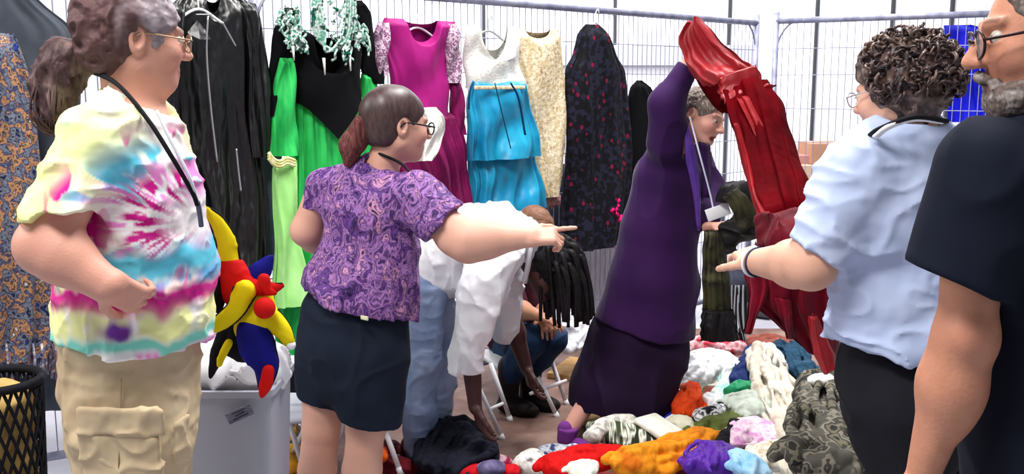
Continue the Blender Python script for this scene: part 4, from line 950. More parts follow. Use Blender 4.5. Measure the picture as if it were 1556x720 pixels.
# ------------------------------------------------------------------ woman with curly hair, pale blue shirt
Y = 2.5; D_ = thing('person', 'woman with short curly brown hair in a pale blue shirt and black trousers, back turned', 'person', (P(1370, 400, Y)[0], Y, 0))
df = unit(V(-.42, .9, 0)); ds = unit(V(.9, .42, 0))
h = Frame(P(1362, 140, Y), unit(V(-.66, .72, -.18)), sc=1.0)
bd = Sdf(.025); head(bd, h, nose=.8); bd.cap(h(0, -.02, -.05), P(1385, 205, Y), .056, .066, .04)
bd.col([(P(1375, 255, Y), .16, .09), (P(1370, 350, Y), .17, .11), (P(1362, 470, Y), .17, .12)], ds)
s1_, e1, w1 = P(1288, 268, 2.42), P(1232, 402, 2.40), P(1150, 398, 2.66)
arm(bd, s1_, e1, w1, (.062, .058, .058, .036)); bd.ell(e1+V(0, 0, 0), (.056, .054, .052)); hand(bd, w1, P(1118, 372, 2.82)-w1, V(.3, .2, -1), 1, curl=(.5, .55, .6, .65), s=1.0)
arm(bd, P(1470, 262, 2.62), P(1490, 390, 2.68), P(1440, 400, 2.9), (.058, .052, .05, .033)); hand(bd, P(1440, 400, 2.9), V(-1, .6, 0), V(0, 0, -1), -1)
M_skinB = M_skinP
sdf_obj('body', bd, M_skinB, D_, .0045, skin_col(h, (222, 172, 148), ruddy=(204, 134, 114)))
eyes(h, D_); glasses(h, D_, mat('silver_wire', (190, 190, 196), rough=.3, metal=.7))
M_blue = mat('pale_blue_cotton', (192, 204, 232), (178, 192, 226), 4, .85, fold=.012, fscale=8, fstretch=(1, 1, .8))
sd = Sdf(.045)
sd.col([(P(1384, 208, Y), .105, .08), (P(1380, 232, Y), .185, .11), (P(1376, 280, Y), .205, .13), (P(1370, 360, Y), .198, .14), (P(1368, 440, Y), .195, .15), (P(1366, 500, Y), .198, .165), (P(1366, 560, Y), .20, .17)], ds)
sl = Sdf(.03); sl.cap(P(1300, 258, 2.43), P(1232, 400, 2.40), .088, .088); sl.cut(P(1234, 388, 2.4), V(-.54, 0, -1)); sd.sub(sl, .05)
sd.cap(P(1462, 258, 2.6), P(1486, 370, 2.66), .082, .08)
sd.cut(P(1340, 524, Y), V(-.12, 0, -1)); sd.ell(P(1380, 180, Y-.01), (.085, .085, .05), k=.01, op='s')
fd0, fdx = cloth_disp(.012, 7, (1, 1, 1.6), ofs=81), cloth_disp(.006, 15, (.8, .8, 1.3), ofs=83); fd1 = lambda p: fd0(p)+fdx(p)
def dispB(p): return fd1(p)+.007*np.sin(38*p[:, 2]+9*p[:, 0]+4*vnoise(p*5))*np.clip((1.18-p[:, 2])/.2, 0, 1)
sd.disp = dispB
shirtB = sdf_obj('shirt', sd, M_blue, D_, .006)
cord('collar_band', [P(1330, 208, 2.36), P(1352, 192, 2.33), P(1392, 180, 2.33), P(1434, 184, 2.38)], .012, mat('white_neckband', (236, 236, 240)), shirtB, 24, .5)
cord('lanyard', [P(1314, 212, 2.42), P(1336, 196, 2.35), P(1388, 178, 2.31), P(1440, 184, 2.36)], .006, M_cord, D_)
for yy_ in (0, 1): cord('wristband', [w1+.039*(math.cos(a)*V(0, 0, 1)+math.sin(a)*unit(V(.9, .4, 0)))+V(-.8, .5, 0)*(.012*yy_-.004) for a in np.linspace(0, 2*math.pi, 20)], .0045, mat('white_band' if yy_ else 'navy_band', (230, 230, 236) if yy_ else (40, 40, 70)), D_, 40)
M_blackt = mat('black_trousers', (26, 27, 34), (20, 21, 28), 5, .85, fold=.008, fscale=7)
sd = Sdf(.04); sd.col([(P(1366, 510, Y), .165, .12), (P(1372, 560, Y), .18, .145), (P(1385, 640, Y), .18, .15)], ds)
for x_, y_ in ((1368, 2.42), (1440, 2.62)):
    kn = P(x_+22, 760, y_); sd.cap(P(x_, 620, y_), kn, .125, .095); sd.cap(kn, V(kn[0], y_, .09), .095, .075)
sd.cut((0, 0, .06), (0, 0, -1)); sd.disp = cloth_disp(.008, 6, ofs=90); sdf_obj('trousers', sd, M_blackt, D_, .008)
for x_, y_ in ((1368, 2.42), (1440, 2.62)): shoe('shoe', M_shoe, D_, V(P(x_+22, 760, y_)[0], y_-.04, 0), df)
M_curl = mat('brown_curls', (66, 48, 46), [(44, 30, 32), (96, 74, 68), (140, 118, 104)], 30, .42, fold=.006, fscale=40, contrast=(.3, .72), spec=.5)
def exB(s): s.ell(h(0, -.05, .03), V(.092, .09, .09)*h.s, h.A)
hb = scalp(h, M_curl, D_, lambda p: .010*ridge(p*30+2)+.005*ridge(p*62), front=.03, vol=1.09, low=-.09, ear=False, extra=exB)
roots = []
for i in range(420):
    th = rr.uniform(0, 2*math.pi); z_ = rr.uniform(-.45, 1); ph = math.acos(z_); dr = V(math.sin(ph)*math.cos(th), math.sin(ph)*math.sin(th), math.cos(ph))
    if dr[1] > .45 and dr[2] < .45: continue
    p0_ = h(*(dr*V(.094, .112, .104)+V(0, -.035, .03))); n_ = unit(p0_-h(0, -.03, .02)); t_ = unit(np.cross(n_, V(rr.uniform(-1, 1), rr.uniform(-1, 1), rr.uniform(-1, 1)))); b_ = np.cross(n_, t_)
    R_ = rr.uniform(.007, .013); k0 = rr.uniform(0, 6.28)
    roots.append([p0_+n_*(.004+R_*(1+math.sin(k0+a)))+t_*(a*.0055-.012)+b_*R_*math.cos(k0+a) for a in np.linspace(0, 5.2, 9)])
locks('curl', hb, M_curl, roots, 5, .0042, 14)['kind'] = 'stuff'

# ------------------------------------------------------------------ bearded man at the right edge
Y = 1.5; F_ = thing('person', 'grey-bearded man with glasses in a navy T-shirt, arm hanging at the right edge', 'person', (P(1560, 400, Y)[0], Y, 0))
ff = unit(V(-.86, .5, 0)); fs_ = unit(V(.5, .86, 0))
h = Frame(P(1604, 50, Y), unit(V(-.95, .26, -.12)), sc=1.06)
bd = Sdf(.025); head(bd, h, nose=1.2, jaw=1.15); bd.cap(h(0, -.02, -.05), P(1590, 190, Y), .058, .066, .04)
bd.col([(P(1600, 260, Y+.05), .17, .10), (P(1600, 420, Y+.05), .17, .12), (P(1600, 620, Y+.05), .17, .12)], fs_)
s1_, e1, w1 = P(1496, 280, 1.42), P(1464, 520, 1.42), P(1400, 728, 1.46)
arm(bd, s1_, e1, w1, (.052, .038, .042, .024)); bd.ell(e1+V(.004, -.004, .012), (.037, .040, .040)); bd.ell(P(1470, 508, 1.385), (.017, .014, .022), k=.02)
bd.ell(e1+(w1-e1)*.3+V(.006, 0, 0), (.041, .042, .08)); hand(bd, w1, V(-.2, .1, -1), V(-.3, 1, 0), 1, curl=.4, s=1.05)
arm(bd, P(1720, 262, 1.72), P(1730, 520, 1.75), P(1690, 728, 1.8), (.060, .045, .046, .028)); hand(bd, P(1690, 728, 1.8), V(-.2, .1, -1), V(-.3, -1, 0), -1)
def xcol(v, col):
    e = P(1474, 506, 1.37); m = .45*np.exp(-((np.linalg.norm((v-e)*V(1, .6, 1), axis=1)/.022)**2)); col = col*(1-m[:, None])+np.array(lin((224, 150, 128)))*m[:, None]
    n = (.5+.5*fbm(v*60, 2))[:, None]*.25; return col*(1-n)+np.array(lin((150, 92, 74)))*n
sdf_obj('body', bd, skin_mat('tanned_skin', 0, 0), F_, .0035, skin_col(h, (200, 140, 112), lips=(150, 84, 76), ruddy=(176, 106, 88), extra=xcol))
eyes(h, F_); glasses(h, F_, mat('dark_wire', (56, 40, 40), rough=.3, metal=.5), w=.026, hh=.02, r=.0022, z=-.004)
M_tee = mat('navy_tee', (20, 24, 40), (16, 20, 34), 5, .9, fold=.006, fscale=7)
sd = Sdf(.04)
sd.col([(P(1596, 200, Y), .09, .075), (P(1600, 240, Y+.03), .18, .105), (P(1602, 310, Y+.05), .205, .135), (P(1602, 450, Y+.05), .20, .14), (P(1602, 640, Y+.05), .20, .145), (P(1602, 800, Y+.05), .20, .14)], fs_)
sl = Sdf(.03); sl.cap(P(1504, 262, 1.42), P(1450, 440, 1.41), .082, .082); sl.cut(P(1440, 424, 1.41), V(-.36, 0, -1)); sd.sub(sl, .05)
sd.cap(P(1700, 240, 1.68), P(1726, 420, 1.74), .082, .08); sd.ell(h(0, .02, -.135), (.07, .07, .03), k=.01, op='s')
sd.cut(P(1600, 780, Y+.05), (0, 0, -1)); sd.disp = cloth_disp(.006, 7, ofs=95); sdf_obj('t_shirt', sd, M_tee, F_, .006)
sd = Sdf(.04); sd.col([(P(1602, 740, Y+.05), .185, .13), (P(1602, 860, Y+.05), .18, .13)], fs_)
for x_, y_ in ((1560, 1.47), (1660, 1.68)):
    c_ = P(x_, 860, y_); sd.cap(c_, V(c_[0], y_, .1), .11, .075)
sd.cut((0, 0, .06), (0, 0, -1)); sdf_obj('trousers', sd, M_blackt, F_, .01)
for x_, y_ in ((1560, 1.47), (1660, 1.68)): shoe('shoe', M_shoe, F_, V(P(x_, 860, y_)[0], y_, 0)-ff*.05, ff, 1.1)
M_beard = mat('grey_beard', (124, 110, 104), [(92, 78, 74), (160, 152, 148)], 60, .7, fold=.004, fscale=60, contrast=(.3, .7))
s2 = Sdf(.015); s2.ell(h(0, .045, -.088), V(.056, .052, .042)*h.s, h.A)
for s in (-1, 1): s2.cap(h(s*.062, .0, -.03), h(s*.058, .02, -.06), .014, .02); s2.cap(h(s*.058, .02, -.06), h(s*.035, .068, -.088), .022, .026); s2.cap(h(s*.004, .1, -.05), h(s*.03, .085, -.062), .007, .007)
s2.ell(h(0, .094, -.066), V(.02, .02, .008)*h.s, h.A, .004, 's'); s2.disp = lambda p: .0015*ridge(p*110)+.0015*vnoise(p*160); sdf_obj('beard', s2, M_beard, F_, .003)
scalp(h, M_beard, F_, lambda p: .002*ridge(p*70), front=.05, vol=1.02, low=-.06, top=.075)
# ------------------------------------------------------------------ jester hat, bin, basket, chairs
def shade(name, c, c2=None, **k): return mat(name, c, c2, 6, .75, fold=.008, fscale=14, **k)
M_y, M_rd, M_bl, M_bk = shade('yellow_felt', (240, 220, 20), (226, 200, 10)), shade('red_felt', (214, 20, 16), (190, 10, 10)), shade('blue_felt', (22, 26, 150), (14, 16, 110)), shade('black_felt', (14, 14, 22))
Yh = 2.72; J_ = thing('jester_hat', 'jester hat with yellow, red and blue horns resting on the bin edge', 'hat', P(375, 590, Yh))
def horn(name, pts, m, fl=.8, dy=0, pipe=True):
    s = Sdf(.012); c = [(P(x, y, Yh+dy+d), r) for x, y, r, d in [(q+(0,))[:4] for q in pts]]
    cc = spline([q[0] for q in c], 14); rr_ = np.interp(np.linspace(0, len(c)-1, 14), range(len(c)), [q[1] for q in c])
    for i in range(13): s.cap(cc[i], cc[i+1], rr_[i], rr_[i+1], .006, flat=(V(0, 1, 0), fl))
    s.disp = cloth_disp(.002, 22); o = sdf_obj(name, s, m, J_, .004)
    if pipe:
        b = MB()
        for sg in (-1, 1):
            p = []
            for i in range(14):
                t = unit(cc[min(i+1, 13)]-cc[max(i-1, 0)]); n = unit(np.cross(t, V(0, 1, 0))); p.append(cc[i]+sg*n*rr_[i]*1.02)
            b.tube(p, .0042, 6)
        b.build('piping', M_bk, o)
    return o
horn('horn', [(310, 318, .010), (330, 336, .018), (344, 366, .026), (349, 402, .030)], M_y)
horn('horn', [(350, 412, .046), (362, 440, .052), (384, 446, .040)], M_rd, pipe=False)
horn('spike', [(390, 436, .022), (412, 438, .014), (430, 433, .003)], M_rd, dy=-.05)
horn('spike', [(400, 424, .016), (406, 440, .012), (420, 446, .004)], M_rd, dy=-.06, pipe=False)
horn('horn', [(378, 428, .030), (398, 410, .026), (412, 390, .005)], M_bl, dy=.02)
horn('horn', [(372, 442, .030), (358, 470, .024), (338, 488, .022), (324, 497, .014)], M_y, dy=-.07)
horn('crown', [(392, 448, .036), (392, 478, .050), (376, 500, .036)], M_y, dy=-.02, pipe=False)
horn('horn', [(410, 480, .028), (428, 500, .024), (438, 518, .016)], M_y, dy=-.03)
horn('horn', [(384, 500, .044), (392, 530, .050), (404, 556, .034), (402, 590, .014)], M_bl, dy=-.03)
horn('horn_tip', [(408, 562, .016), (404, 584, .016), (397, 604, .004)], M_rd, dy=-.06, pipe=False)
horn('horn', [(350, 498, .030), (334, 530, .022), (320, 572, .006)], M_bk, dy=.01, pipe=False)
horn('stripe', [(348, 520, .012), (338, 540, .010), (332, 556, .004)], M_y, dy=-.03, pipe=False)
horn('lining', [(362, 490, .044), (362, 520, .046), (372, 534, .030)], M_bk, dy=.02, pipe=False)
s = Sdf(.01); s.ell(P(330, 436, Yh-.01), (.022, .05, .075)); s.ell(P(320, 436, Yh-.03), (.018, .035, .058), op='s', k=.006); sdf_obj('head_opening', s, M_bk, J_, .004)
s = Sdf(.01); s.ell(P(402, 468, Yh-.085), (.030, .028, .030)); sdf_obj('nose_ball', s, M_rd, J_, .003)
s = Sdf(.01); s.ell(P(442, 524, Yh-.03), (.014, .014, .014)); sdf_obj('bell', s, M_wp, J_, .003)

# grey bin with white liner
M_bin = mat('grey_plastic_bin', (176, 178, 190), (166, 168, 182), 2, .45)
c0 = P(352, 600, 2.98); Wb = .32; B0 = thing('waste_bin', 'pale grey rectangular bin with a white liner behind the tie-dye shirt', 'bin', (c0[0], 2.98, 0))
b = MB(); zt = P(350, 590, 2.85)[2]; ring = []
def rrect(w, d, z, cx, cy, r=.04, n=6):
    o = []
    for sx, sy, a0_ in ((1, 1, 0), (-1, 1, 90), (-1, -1, 180), (1, -1, 270)):
        for k in range(n+1):
            a = math.radians(a0_+90*k/n); o.append((cx+sx*(w/2-r)+r*math.cos(a), cy+sy*(d/2-r)+r*math.sin(a), z))
    return o
secs = [(Wb*.82, .24, .0), (Wb*.84, .25, .02), (Wb, .31, zt-.02), (Wb+.02, .33, zt-.02), (Wb+.02, .33, zt), (Wb-.01, .30, zt), (Wb*.83, .24, .04)]
vs, fs = [], []
for w, d, z in secs: vs += rrect(w, d, z, c0[0], 2.98)
k = 28
for i in range(len(secs)-1):
    for j in range(k): fs.append((i*k+j, i*k+(j+1) % k, (i+1)*k+(j+1) % k, (i+1)*k+j))
fs += [tuple(range(k))[::-1], tuple(range((len(secs)-1)*k, len(secs)*k))]
mesh_obj('body', vs, fs, M_bin, B0, False)
blob('liner', [(308, 566, 2.98, (.06, .12, .05)), (352, 556, 2.98, (.13, .14, .07)), (398, 560, 2.98, (.075, .12, .075))], M_wp, B0, amp=.014, fs=10, k=.06)
b = MB(); b.box(P(364, 629, 2.80), (.082, .003, .034), ax=[unit(V(.9, 0, .42)), V(0, 1, 0), unit(V(-.42, 0, .9))], bev=.001); lb = b.build('label', mat('grey_label', (130, 132, 150), (90, 92, 112), 60, .6, stretch=(.4, 1, 2)), B0)
b = MB()
for i, wd_ in enumerate((.045, .03, .05)):
    b.box(P(364, 629, 2.797)+unit(V(-.42, 0, .9))*(.009-.009*i), (wd_, .002, .003), ax=[unit(V(.9, 0, .42)), V(0, 1, 0), unit(V(-.42, 0, .9))])
b.build('print', mat('dark_print', (50, 52, 70)), lb)

# black lattice basket, left edge
cb = P(-2, 640, 2.9); K0 = thing('lattice_basket', 'tall black lattice basket at the left edge below the patchwork dress', 'basket', (cb[0], 2.9, 0))
b = MB(); Rk = .13; zt = P(20, 578, 2.9)[2]
for i in range(26):
    for sg in (-1, 1):
        p = []
        for t in np.linspace(0, 1, 16):
            a = 2*math.pi*i/26+sg*1.9*t; r_ = Rk*(.8+.2*t); p.append(V(cb[0]+r_*math.cos(a), 2.9+r_*math.sin(a), .01+t*(zt-.02)))
        b.tube(p, .0052, 5)
b.build('lattice', M_bk, K0)
b = MB(); b.tube([V(cb[0]+Rk*math.cos(a), 2.9+Rk*math.sin(a), zt) for a in np.linspace(0, 2*math.pi, 40)], .014, 8, cap=False); b.build('rim', M_bk, K0)
s = Sdf(.03); s.cap((cb[0], 2.9, .12), (cb[0], 2.9, zt-.1), .09, .10); s.disp = cloth_disp(.012, 9); sdf_obj('filling', s, mat('gold_cloth', (196, 164, 100), (150, 120, 70), 9, .6), K0, .01)
b = MB()
for i in range(22):
    q = P(62+rr.uniform(-5, 5), 400+i*14, 3.1); b.tube(spline([q+V(0, 0, .03), q+V(rr.uniform(-.02, .02), 0, 0), q+V(rr.uniform(-.01, .01), 0, -.04)], 6), .011, 6)
# folding chairs with white tubes
M_wt = mat('white_enamel_tube', (232, 232, 238), rough=.35, spec=.5)
def folding(name, label, feet, tops, seat_c, seat_m, sw=.4, bars=(), group='white folding chairs'):
    t = thing(name, label, 'chair', (seat_c[0], seat_c[1], 0), group)
    for a, c in zip(feet, tops):
        b = MB(); b.tube([a, c], .011, 8); lg = b.build('leg', M_wt, t); b = MB(); b.tube([a, a+unit(c-a)*.035], .014, 8); b.build('rubber_foot', M_wt, lg)
    for a, c in bars:
        b = MB(); b.tube([a, c], .009, 8); b.build('stretcher', M_wt, t)
    b = MB(); b.box(seat_c, (sw, .36, .03), ax=[unit(V(.9, .35, 0)), unit(V(-.35, .9, 0)), V(0, 0, 1)], bev=.012); b.build('seat', seat_m, t)
    return t
fA, fB, fC = Pz(765, 670, .0), Pz(848, 636, .0), Pz(862, 617, .0); fD = fA+(fC-fB)+V(-.02, .06, 0)
ze = .30; sc_ = V(*((fA+fB+fC+fD)/4)[:2], ze)+V(-.07, .03, 0)
tp = lambda x, y, Y_: P(x, y, Y_)
folding('folding_chair', 'white tube folding chair under the person crouched in dark jeans', [fA, fB, fC, fD],
        [tp(728, 590, 4.38), tp(818, 573, 4.66), tp(838, 548, 4.86), fD+V(-.1, 0, .3)], V(P(782, 560, 4.9)[0], 4.98, .225), M_wp, .3,
        [(tp(744, 622, 4.42), tp(764, 613, 4.5)), (tp(806, 598, 4.62), tp(860, 578, 4.9))])
a1, a2 = Pz(462, 722, 0)*V(1, 1, 0), Pz(612, 728, 0)*V(1, 1, 0)
folding('folding_chair', 'white tube folding chair seen between the bin and the navy shorts', [P(462, 716, 3.9), P(440, 700, 4.05), P(505, 690, 3.95), P(610, 722, 3.85)],
        [P(424, 590, 3.9), P(486, 600, 3.95), P(540, 600, 4.0), P(580, 640, 3.9)], P(500, 612, 3.95), mat('grey_seat', (170, 172, 184)), .5, [(P(428, 642, 3.9), P(480, 598, 3.92)), (P(426, 582, 3.88), P(482, 592, 3.9))])
b = MB(); b.box(P(462, 576, 3.75), (.12, .1, .085), bev=.01); o = b.build('tool_case', M_bk, smooth=False); recenter(o); tag(o, 'small black case with a lime sticker beside the navy shorts', 'case')
b = MB(); b.box(P(468, 572, 3.69), (.022, .004, .038)); b.build('sticker', mat('lime_sticker', (220, 240, 60)), o, smooth=False)
b = MB()
for i in range(4): b.box(P(448, 548, 3.8)+V(0, 0, -.014*i), (.17-.01*i, .12, .012), bev=.003)
o = b.build('wire_tray', M_wt, smooth=False); recenter(o); tag(o, 'white slatted tray on the folding chair beside the jester hat', 'tray')

# ------------------------------------------------------------------ clothes strewn and heaped on the floor
def Yp(y): return float(np.interp(y, [515, 560, 620, 720], [5.15, 4.75, 4.35, 3.75]))
def cl(name, label, pts, m, cat='garment', amp=.02, fs=11, dy=0, k=.05, h=.007, ofs=None, st=(1, 1, 1), rid=.75, sq=.62, group='clothes heaped on the floor', gr=1.12):
    s = Sdf(k); pr = None
    for q in pts:
        x, y, r = q[:3]; Y_ = Yp(y)+dy; c = P(x, y, Y_); R = r*gr*Y_/F; e = q[3] if len(q) > 3 else 1.0
        s.ell(c, (R*.86, max(R*.82, .04), R*sq*e*.84))
        if pr is not None: s.cap(pr[0], c, pr[1]*.75*sq, R*.75*sq)
        pr = (c, R)
    if ofs is None: ofs = abs(hash(name+str(pts[0][0]))) % 50 if False else (pts[0][0]*.37) % 50
    a_, b_ = (P(pts[0][0], pts[0][1], Yp(pts[0][1])), P(pts[-1][0], pts[-1][1]+.01, Yp(pts[-1][1]))); d_ = unit((b_-a_)*V(1, 1, .3)) if len(pts) > 1 else V(1, 0, 0)
    d_ = unit(d_+V(.35*math.sin(ofs), .35*math.cos(ofs*1.7), 0)); w_ = unit(np.cross(d_, V(0, 0, 1))); z_ = np.cross(w_, d_); M_ = np.array([d_*.28, w_*1.15, z_*.8])
    f1_, f2_ = cloth_disp(amp*.8, fs*.8, st, ofs=ofs, rid=.4), cloth_disp(amp*.28, fs*2.2, st, ofs=ofs+9, rid=.5)
    fq = fs*9*(.8+.4*abs(math.sin(ofs)))
    def dsp(p):
        q = p@M_.T; w1 = vnoise(p*6+ofs); w2 = vnoise(p*3+ofs+20)
        s1 = np.sin(q[:, 1]*fq+5*w1+4*w2); s1 = np.sign(s1)*np.abs(s1)**.8
        return amp*.42*s1*(.55+.6*vnoise(p*4+ofs+40))+f1_(q)+f2_(q)
    s.disp = lambda p: amp*.12*vnoise(p*22+ofs)+amp*.5*(fbm(p*9+ofs, 2))
    C0 = [P(q[0], q[1], Yp(q[1])+dy) for q in pts]; R0 = [q[2]*gr*Yp(q[1])/F for q in pts]; S0 = [(q[3] if len(q) > 3 else 1.0)*sq for q in pts]
    if len(pts) == 1: C0 = [C0[0]-d_*.02, C0[0]+d_*.02]; R0 *= 2; S0 *= 2
    e0, e1 = unit(C0[0]-C0[1]), unit(C0[-1]-C0[-2]); Cx = [C0[0]+e0*R0[0]*.85]+C0+[C0[-1]+e1*R0[-1]*.85]; Rx = [R0[0]*rr.uniform(.4, .9)]+R0+[R0[-1]*rr.uniform(.5, 1.)]; Sx = [S0[0]*.6]+S0+[S0[-1]*.6]
    cs_ = spline(Cx, 14); Rs = np.interp(np.linspace(0, len(Cx)-1, 14), range(len(Cx)), Rx); Ss = np.interp(np.linspace(0, len(Cx)-1, 14), range(len(Cx)), Sx)
    nfold = max(5, int(np.mean(R0)/.011)); tw = rr.uniform(-.9, .9)
    for j in range(nfold):
        a0_ = math.radians(-88+176*j/(nfold-1))+rr.uniform(-.08, .08); fr = np.mean(R0)*rr.uniform(.13, .24); i0, i1 = rr.choice((0, 0, 1, 2, 4)), rr.choice((14, 14, 13, 12, 9)); pv = None; p1_, p2_ = rr.uniform(0, 6), rr.uniform(0, 6)
        for i in range(i0, i1):
            t = unit(cs_[min(i+1, 13)]-cs_[max(i-1, 0)]); wv = unit(np.cross(t, V(0, 0, 1))); a = a0_+tw*(i/13-.5)+.22*math.sin(i*.8+p1_)
            g_ = 1+.10*math.sin(i*1.1+p2_); q = cs_[i]+wv*math.sin(a)*Rs[i]*1.0*g_+V(0, 0, 1)*math.cos(a)*Rs[i]*Ss[i]*g_
            f_ = fr*(1+.3*math.sin(i*.7+p2_))
            if pv is not None: s.cap(pv[0], q, pv[1], f_, .008)
            pv = (q, f_)
    o = sdf_obj(name, s, m, None, h); recenter(o); tag(o, label, cat, group); return o
def cm(name, c, c2=None, sc=10, rough=.8, **k): return mat(name, c, c2, sc, rough, fold=.02, fscale=16, **k)
M_heap = mat('mixed_heap', (60, 40, 80), [(150, 150, 160), (30, 40, 70), (160, 60, 60), (70, 90, 60), (220, 214, 206), (50, 30, 40)], 4, .85, contrast=(.3, .7), detail=4, fold=.02, fscale=10)
s = Sdf(.08)
for x, y, w, d, z in ((1030, 590, .30, .30, .16), (1130, 590, .34, .34, .22), (1180, 640, .28, .34, .22), (1080, 660, .34, .30, .16), (1000, 690, .36, .26, .10), (1120, 720, .34, .28, .14), (900, 712, .34, .22, .06)):
    q = P(x, y, Yp(y)+.15); s.ell((q[0], q[1], 0.0), (w, d, max(z, q[2]-.02)))
s.cut((0, 0, .014), (0, 0, -1)); s.disp = cloth_disp(.02, 8, ofs=9); o = sdf_obj('clothes_heap', s, M_heap, None, .012); recenter(o)
tag(o, 'tangled mass of mixed garments under the separate clothes on top of the heap', 'clothes', kind='stuff')
cl('printed_cloth', 'white cloth with faint grey print at the back of the heap beside the plum skirt', [(1040, 575, 30), (1065, 565, 36), (1090, 562, 34), (1110, 570, 30)], cm('white_print', (240, 240, 244), [(236, 236, 240), (150, 150, 156), (244, 244, 248)], 9, contrast=(.4, .75), detail=4), dy=.1)
cl('red_scarf', 'pink and red scarf pieces behind the white printed cloth', [(1040, 530, 14), (1062, 525, 14), (1090, 527, 16), (1120, 528, 14)], cm('pink_red', (220, 60, 80), [(240, 200, 206), (180, 20, 40)], 14, contrast=(.4, .65)), dy=.15)
cl('folded_cloth', 'reddish brown folded cloth behind the beige garment', [(1150, 524, 16), (1180, 522, 20), (1200, 528, 16)], cm('red_brown', (150, 84, 70), (120, 60, 52)), dy=.2)
cl('mint_scarf', 'mint green and white scarf running down beside the navy cloth', [(1122, 558, 12), (1108, 580, 15), (1096, 602, 15), (1086, 622, 10)], cm('mint', (150, 226, 200), [(236, 244, 240), (90, 190, 160)], 9, contrast=(.4, .7)), dy=-.05)
cl('navy_cloth', 'dark navy cloth with a green lower edge at the top of the heap', [(1146, 536, 10), (1138, 560, 18), (1130, 582, 20)], cm('navy_green', (20, 34, 84), (24, 44, 96), 6), dy=-.1)
cl('green_cloth', 'bright green satin cloth just below the navy cloth', [(1122, 594, 14), (1144, 592, 16)], cm('emerald', (24, 130, 84), (40, 160, 104), rough=.5), dy=-.18)
cl('teal_jacket', 'dark teal blue jacket at the top right of the heap', [(1186, 530, 18), (1206, 540, 22), (1220, 566, 20), (1228, 596, 15)], cm('dark_teal', (34, 74, 100), (24, 54, 78), 8), dy=.1)
cl('beige_trousers', 'long crumpled beige trousers lying down the right of the heap', [(1162, 540, 20), (1168, 572, 26), (1186, 606, 32), (1202, 640, 28), (1206, 668, 18)], cm('beige_linen', (214, 206, 190), (190, 180, 164), 8), dy=-.25, amp=.02, fs=12)
cl('white_collar', 'white crumpled top above the beige trousers', [(1158, 534, 16), (1172, 548, 14)], cm('bright_white', (244, 244, 246), (228, 228, 232)), dy=-.3)
cl('sage_cloth', 'pale sage green cloth left of the beige trousers', [(1116, 618, 20), (1140, 612, 24), (1150, 628, 18)], cm('sage', (188, 196, 184), (160, 170, 160)), dy=-.2)
cl('blue_cloth', 'royal blue cloth peeping out beside the dark plum skirt', [(1012, 620, 14), (1018, 640, 12)], cm('bright_blue', (36, 50, 190), (24, 34, 150)), dy=0)
cl('orange_hat', 'rust orange knitted hat standing on the white printed cloth', [(1050, 594, 13, 1.3), (1048, 614, 22, 1.2), (1040, 626, 20)], cm('rust_orange', (220, 72, 20), (196, 54, 12), 14), 'hat', dy=-.1, amp=.010)
cl('cream_cloth', 'small folded cream cloth below the orange hat', [(1022, 644, 16), (1042, 646, 16)], cm('cream_cotton', (226, 222, 200), (206, 202, 178)), dy=-.12)
cl('olive_trousers', 'olive green trousers across the middle of the heap', [(1056, 668, 20), (1076, 650, 24), (1100, 652, 26), (1120, 644, 18)], cm('olive_cotton', (98, 108, 52), (76, 86, 40), 7), dy=-.12)
cl('zebra_scarf', 'black and white scarf between the orange hat and olive trousers', [(1066, 634, 12), (1084, 630, 13), (1092, 620, 10)], cm('zebra', (20, 20, 26), [(236, 236, 240), (20, 20, 26), (230, 230, 234)], 16, contrast=(.42, .6)), dy=-.2)
cl('striped_shirt', 'dark olive and white striped shirt in front of the plum skirt', [(912, 656, 18), (940, 660, 24), (966, 668, 24), (990, 680, 18)], mat('striped_cotton', (60, 70, 44), [(230, 232, 220), (60, 70, 44), (226, 230, 214), (40, 46, 34)], 5, .8, stretch=(7, 1, 1), contrast=(.38, .62), detail=1, fold=.02, fscale=14), dy=-.1)
cl('white_lace_cloth', 'twisted white lace cloth left of the striped shirt', [(902, 662, 10), (916, 648, 11), (936, 642, 12), (956, 640, 12)], cm('lace_white', (234, 230, 222), (150, 146, 140), 30), dy=-.16, amp=.012)
b = MB(); qa, qb = P(972, 640, 4.05), P(1036, 682, 3.85); u_ = unit(qb-qa); n_ = unit(np.cross(u_, V(0, 1, 0))); b.box((qa+qb)/2+V(0, 0, .03), (.20, .13, .03), ax=[u_, unit(np.cross(V(0, 0, 1), u_)), unit(np.cross(u_, unit(np.cross(V(0, 0, 1), u_))))], bev=.012)
o = b.build('folded_towel', mat('towel_white', (240, 238, 226), (224, 222, 210), 20, fold=.01), None); recenter(o); tag(o, 'flat folded white towel lying across the striped shirt', 'towel', 'clothes heaped on the floor')
cl('orange_garment', 'marigold orange gathered garment along the front of the heap', [(952, 706, 26), (984, 700, 30), (1016, 690, 30), (1046, 680, 28), (1070, 668, 22), (1084, 662, 12)], cm('marigold', (222, 126, 16), [(236, 150, 30), (190, 96, 8)], 9), dy=-.22, amp=.022, fs=13)
cl('purple_cloth', 'glossy purple satin cloth between orange and light blue', [(1060, 704, 24), (1080, 692, 28), (1096, 706, 26)], cm('purple_satin', (92, 44, 160), (70, 30, 136), rough=.4), dy=-.32, amp=.014)
cl('blue_blouse', 'light blue blouse right of the purple satin', [(1124, 700, 20), (1140, 714, 24)], cm('sky_blue', (140, 200, 240), (190, 224, 246), rough=.6), dy=-.35)
cl('pink_blouse', 'pale pink patterned blouse above the light blue one', [(1118, 668, 22), (1140, 656, 26), (1160, 662, 26), (1172, 676, 18)], cm('pink_print', (238, 190, 222), [(246, 226, 236), (214, 150, 200)], 22, contrast=(.38, .64)), dy=-.2)
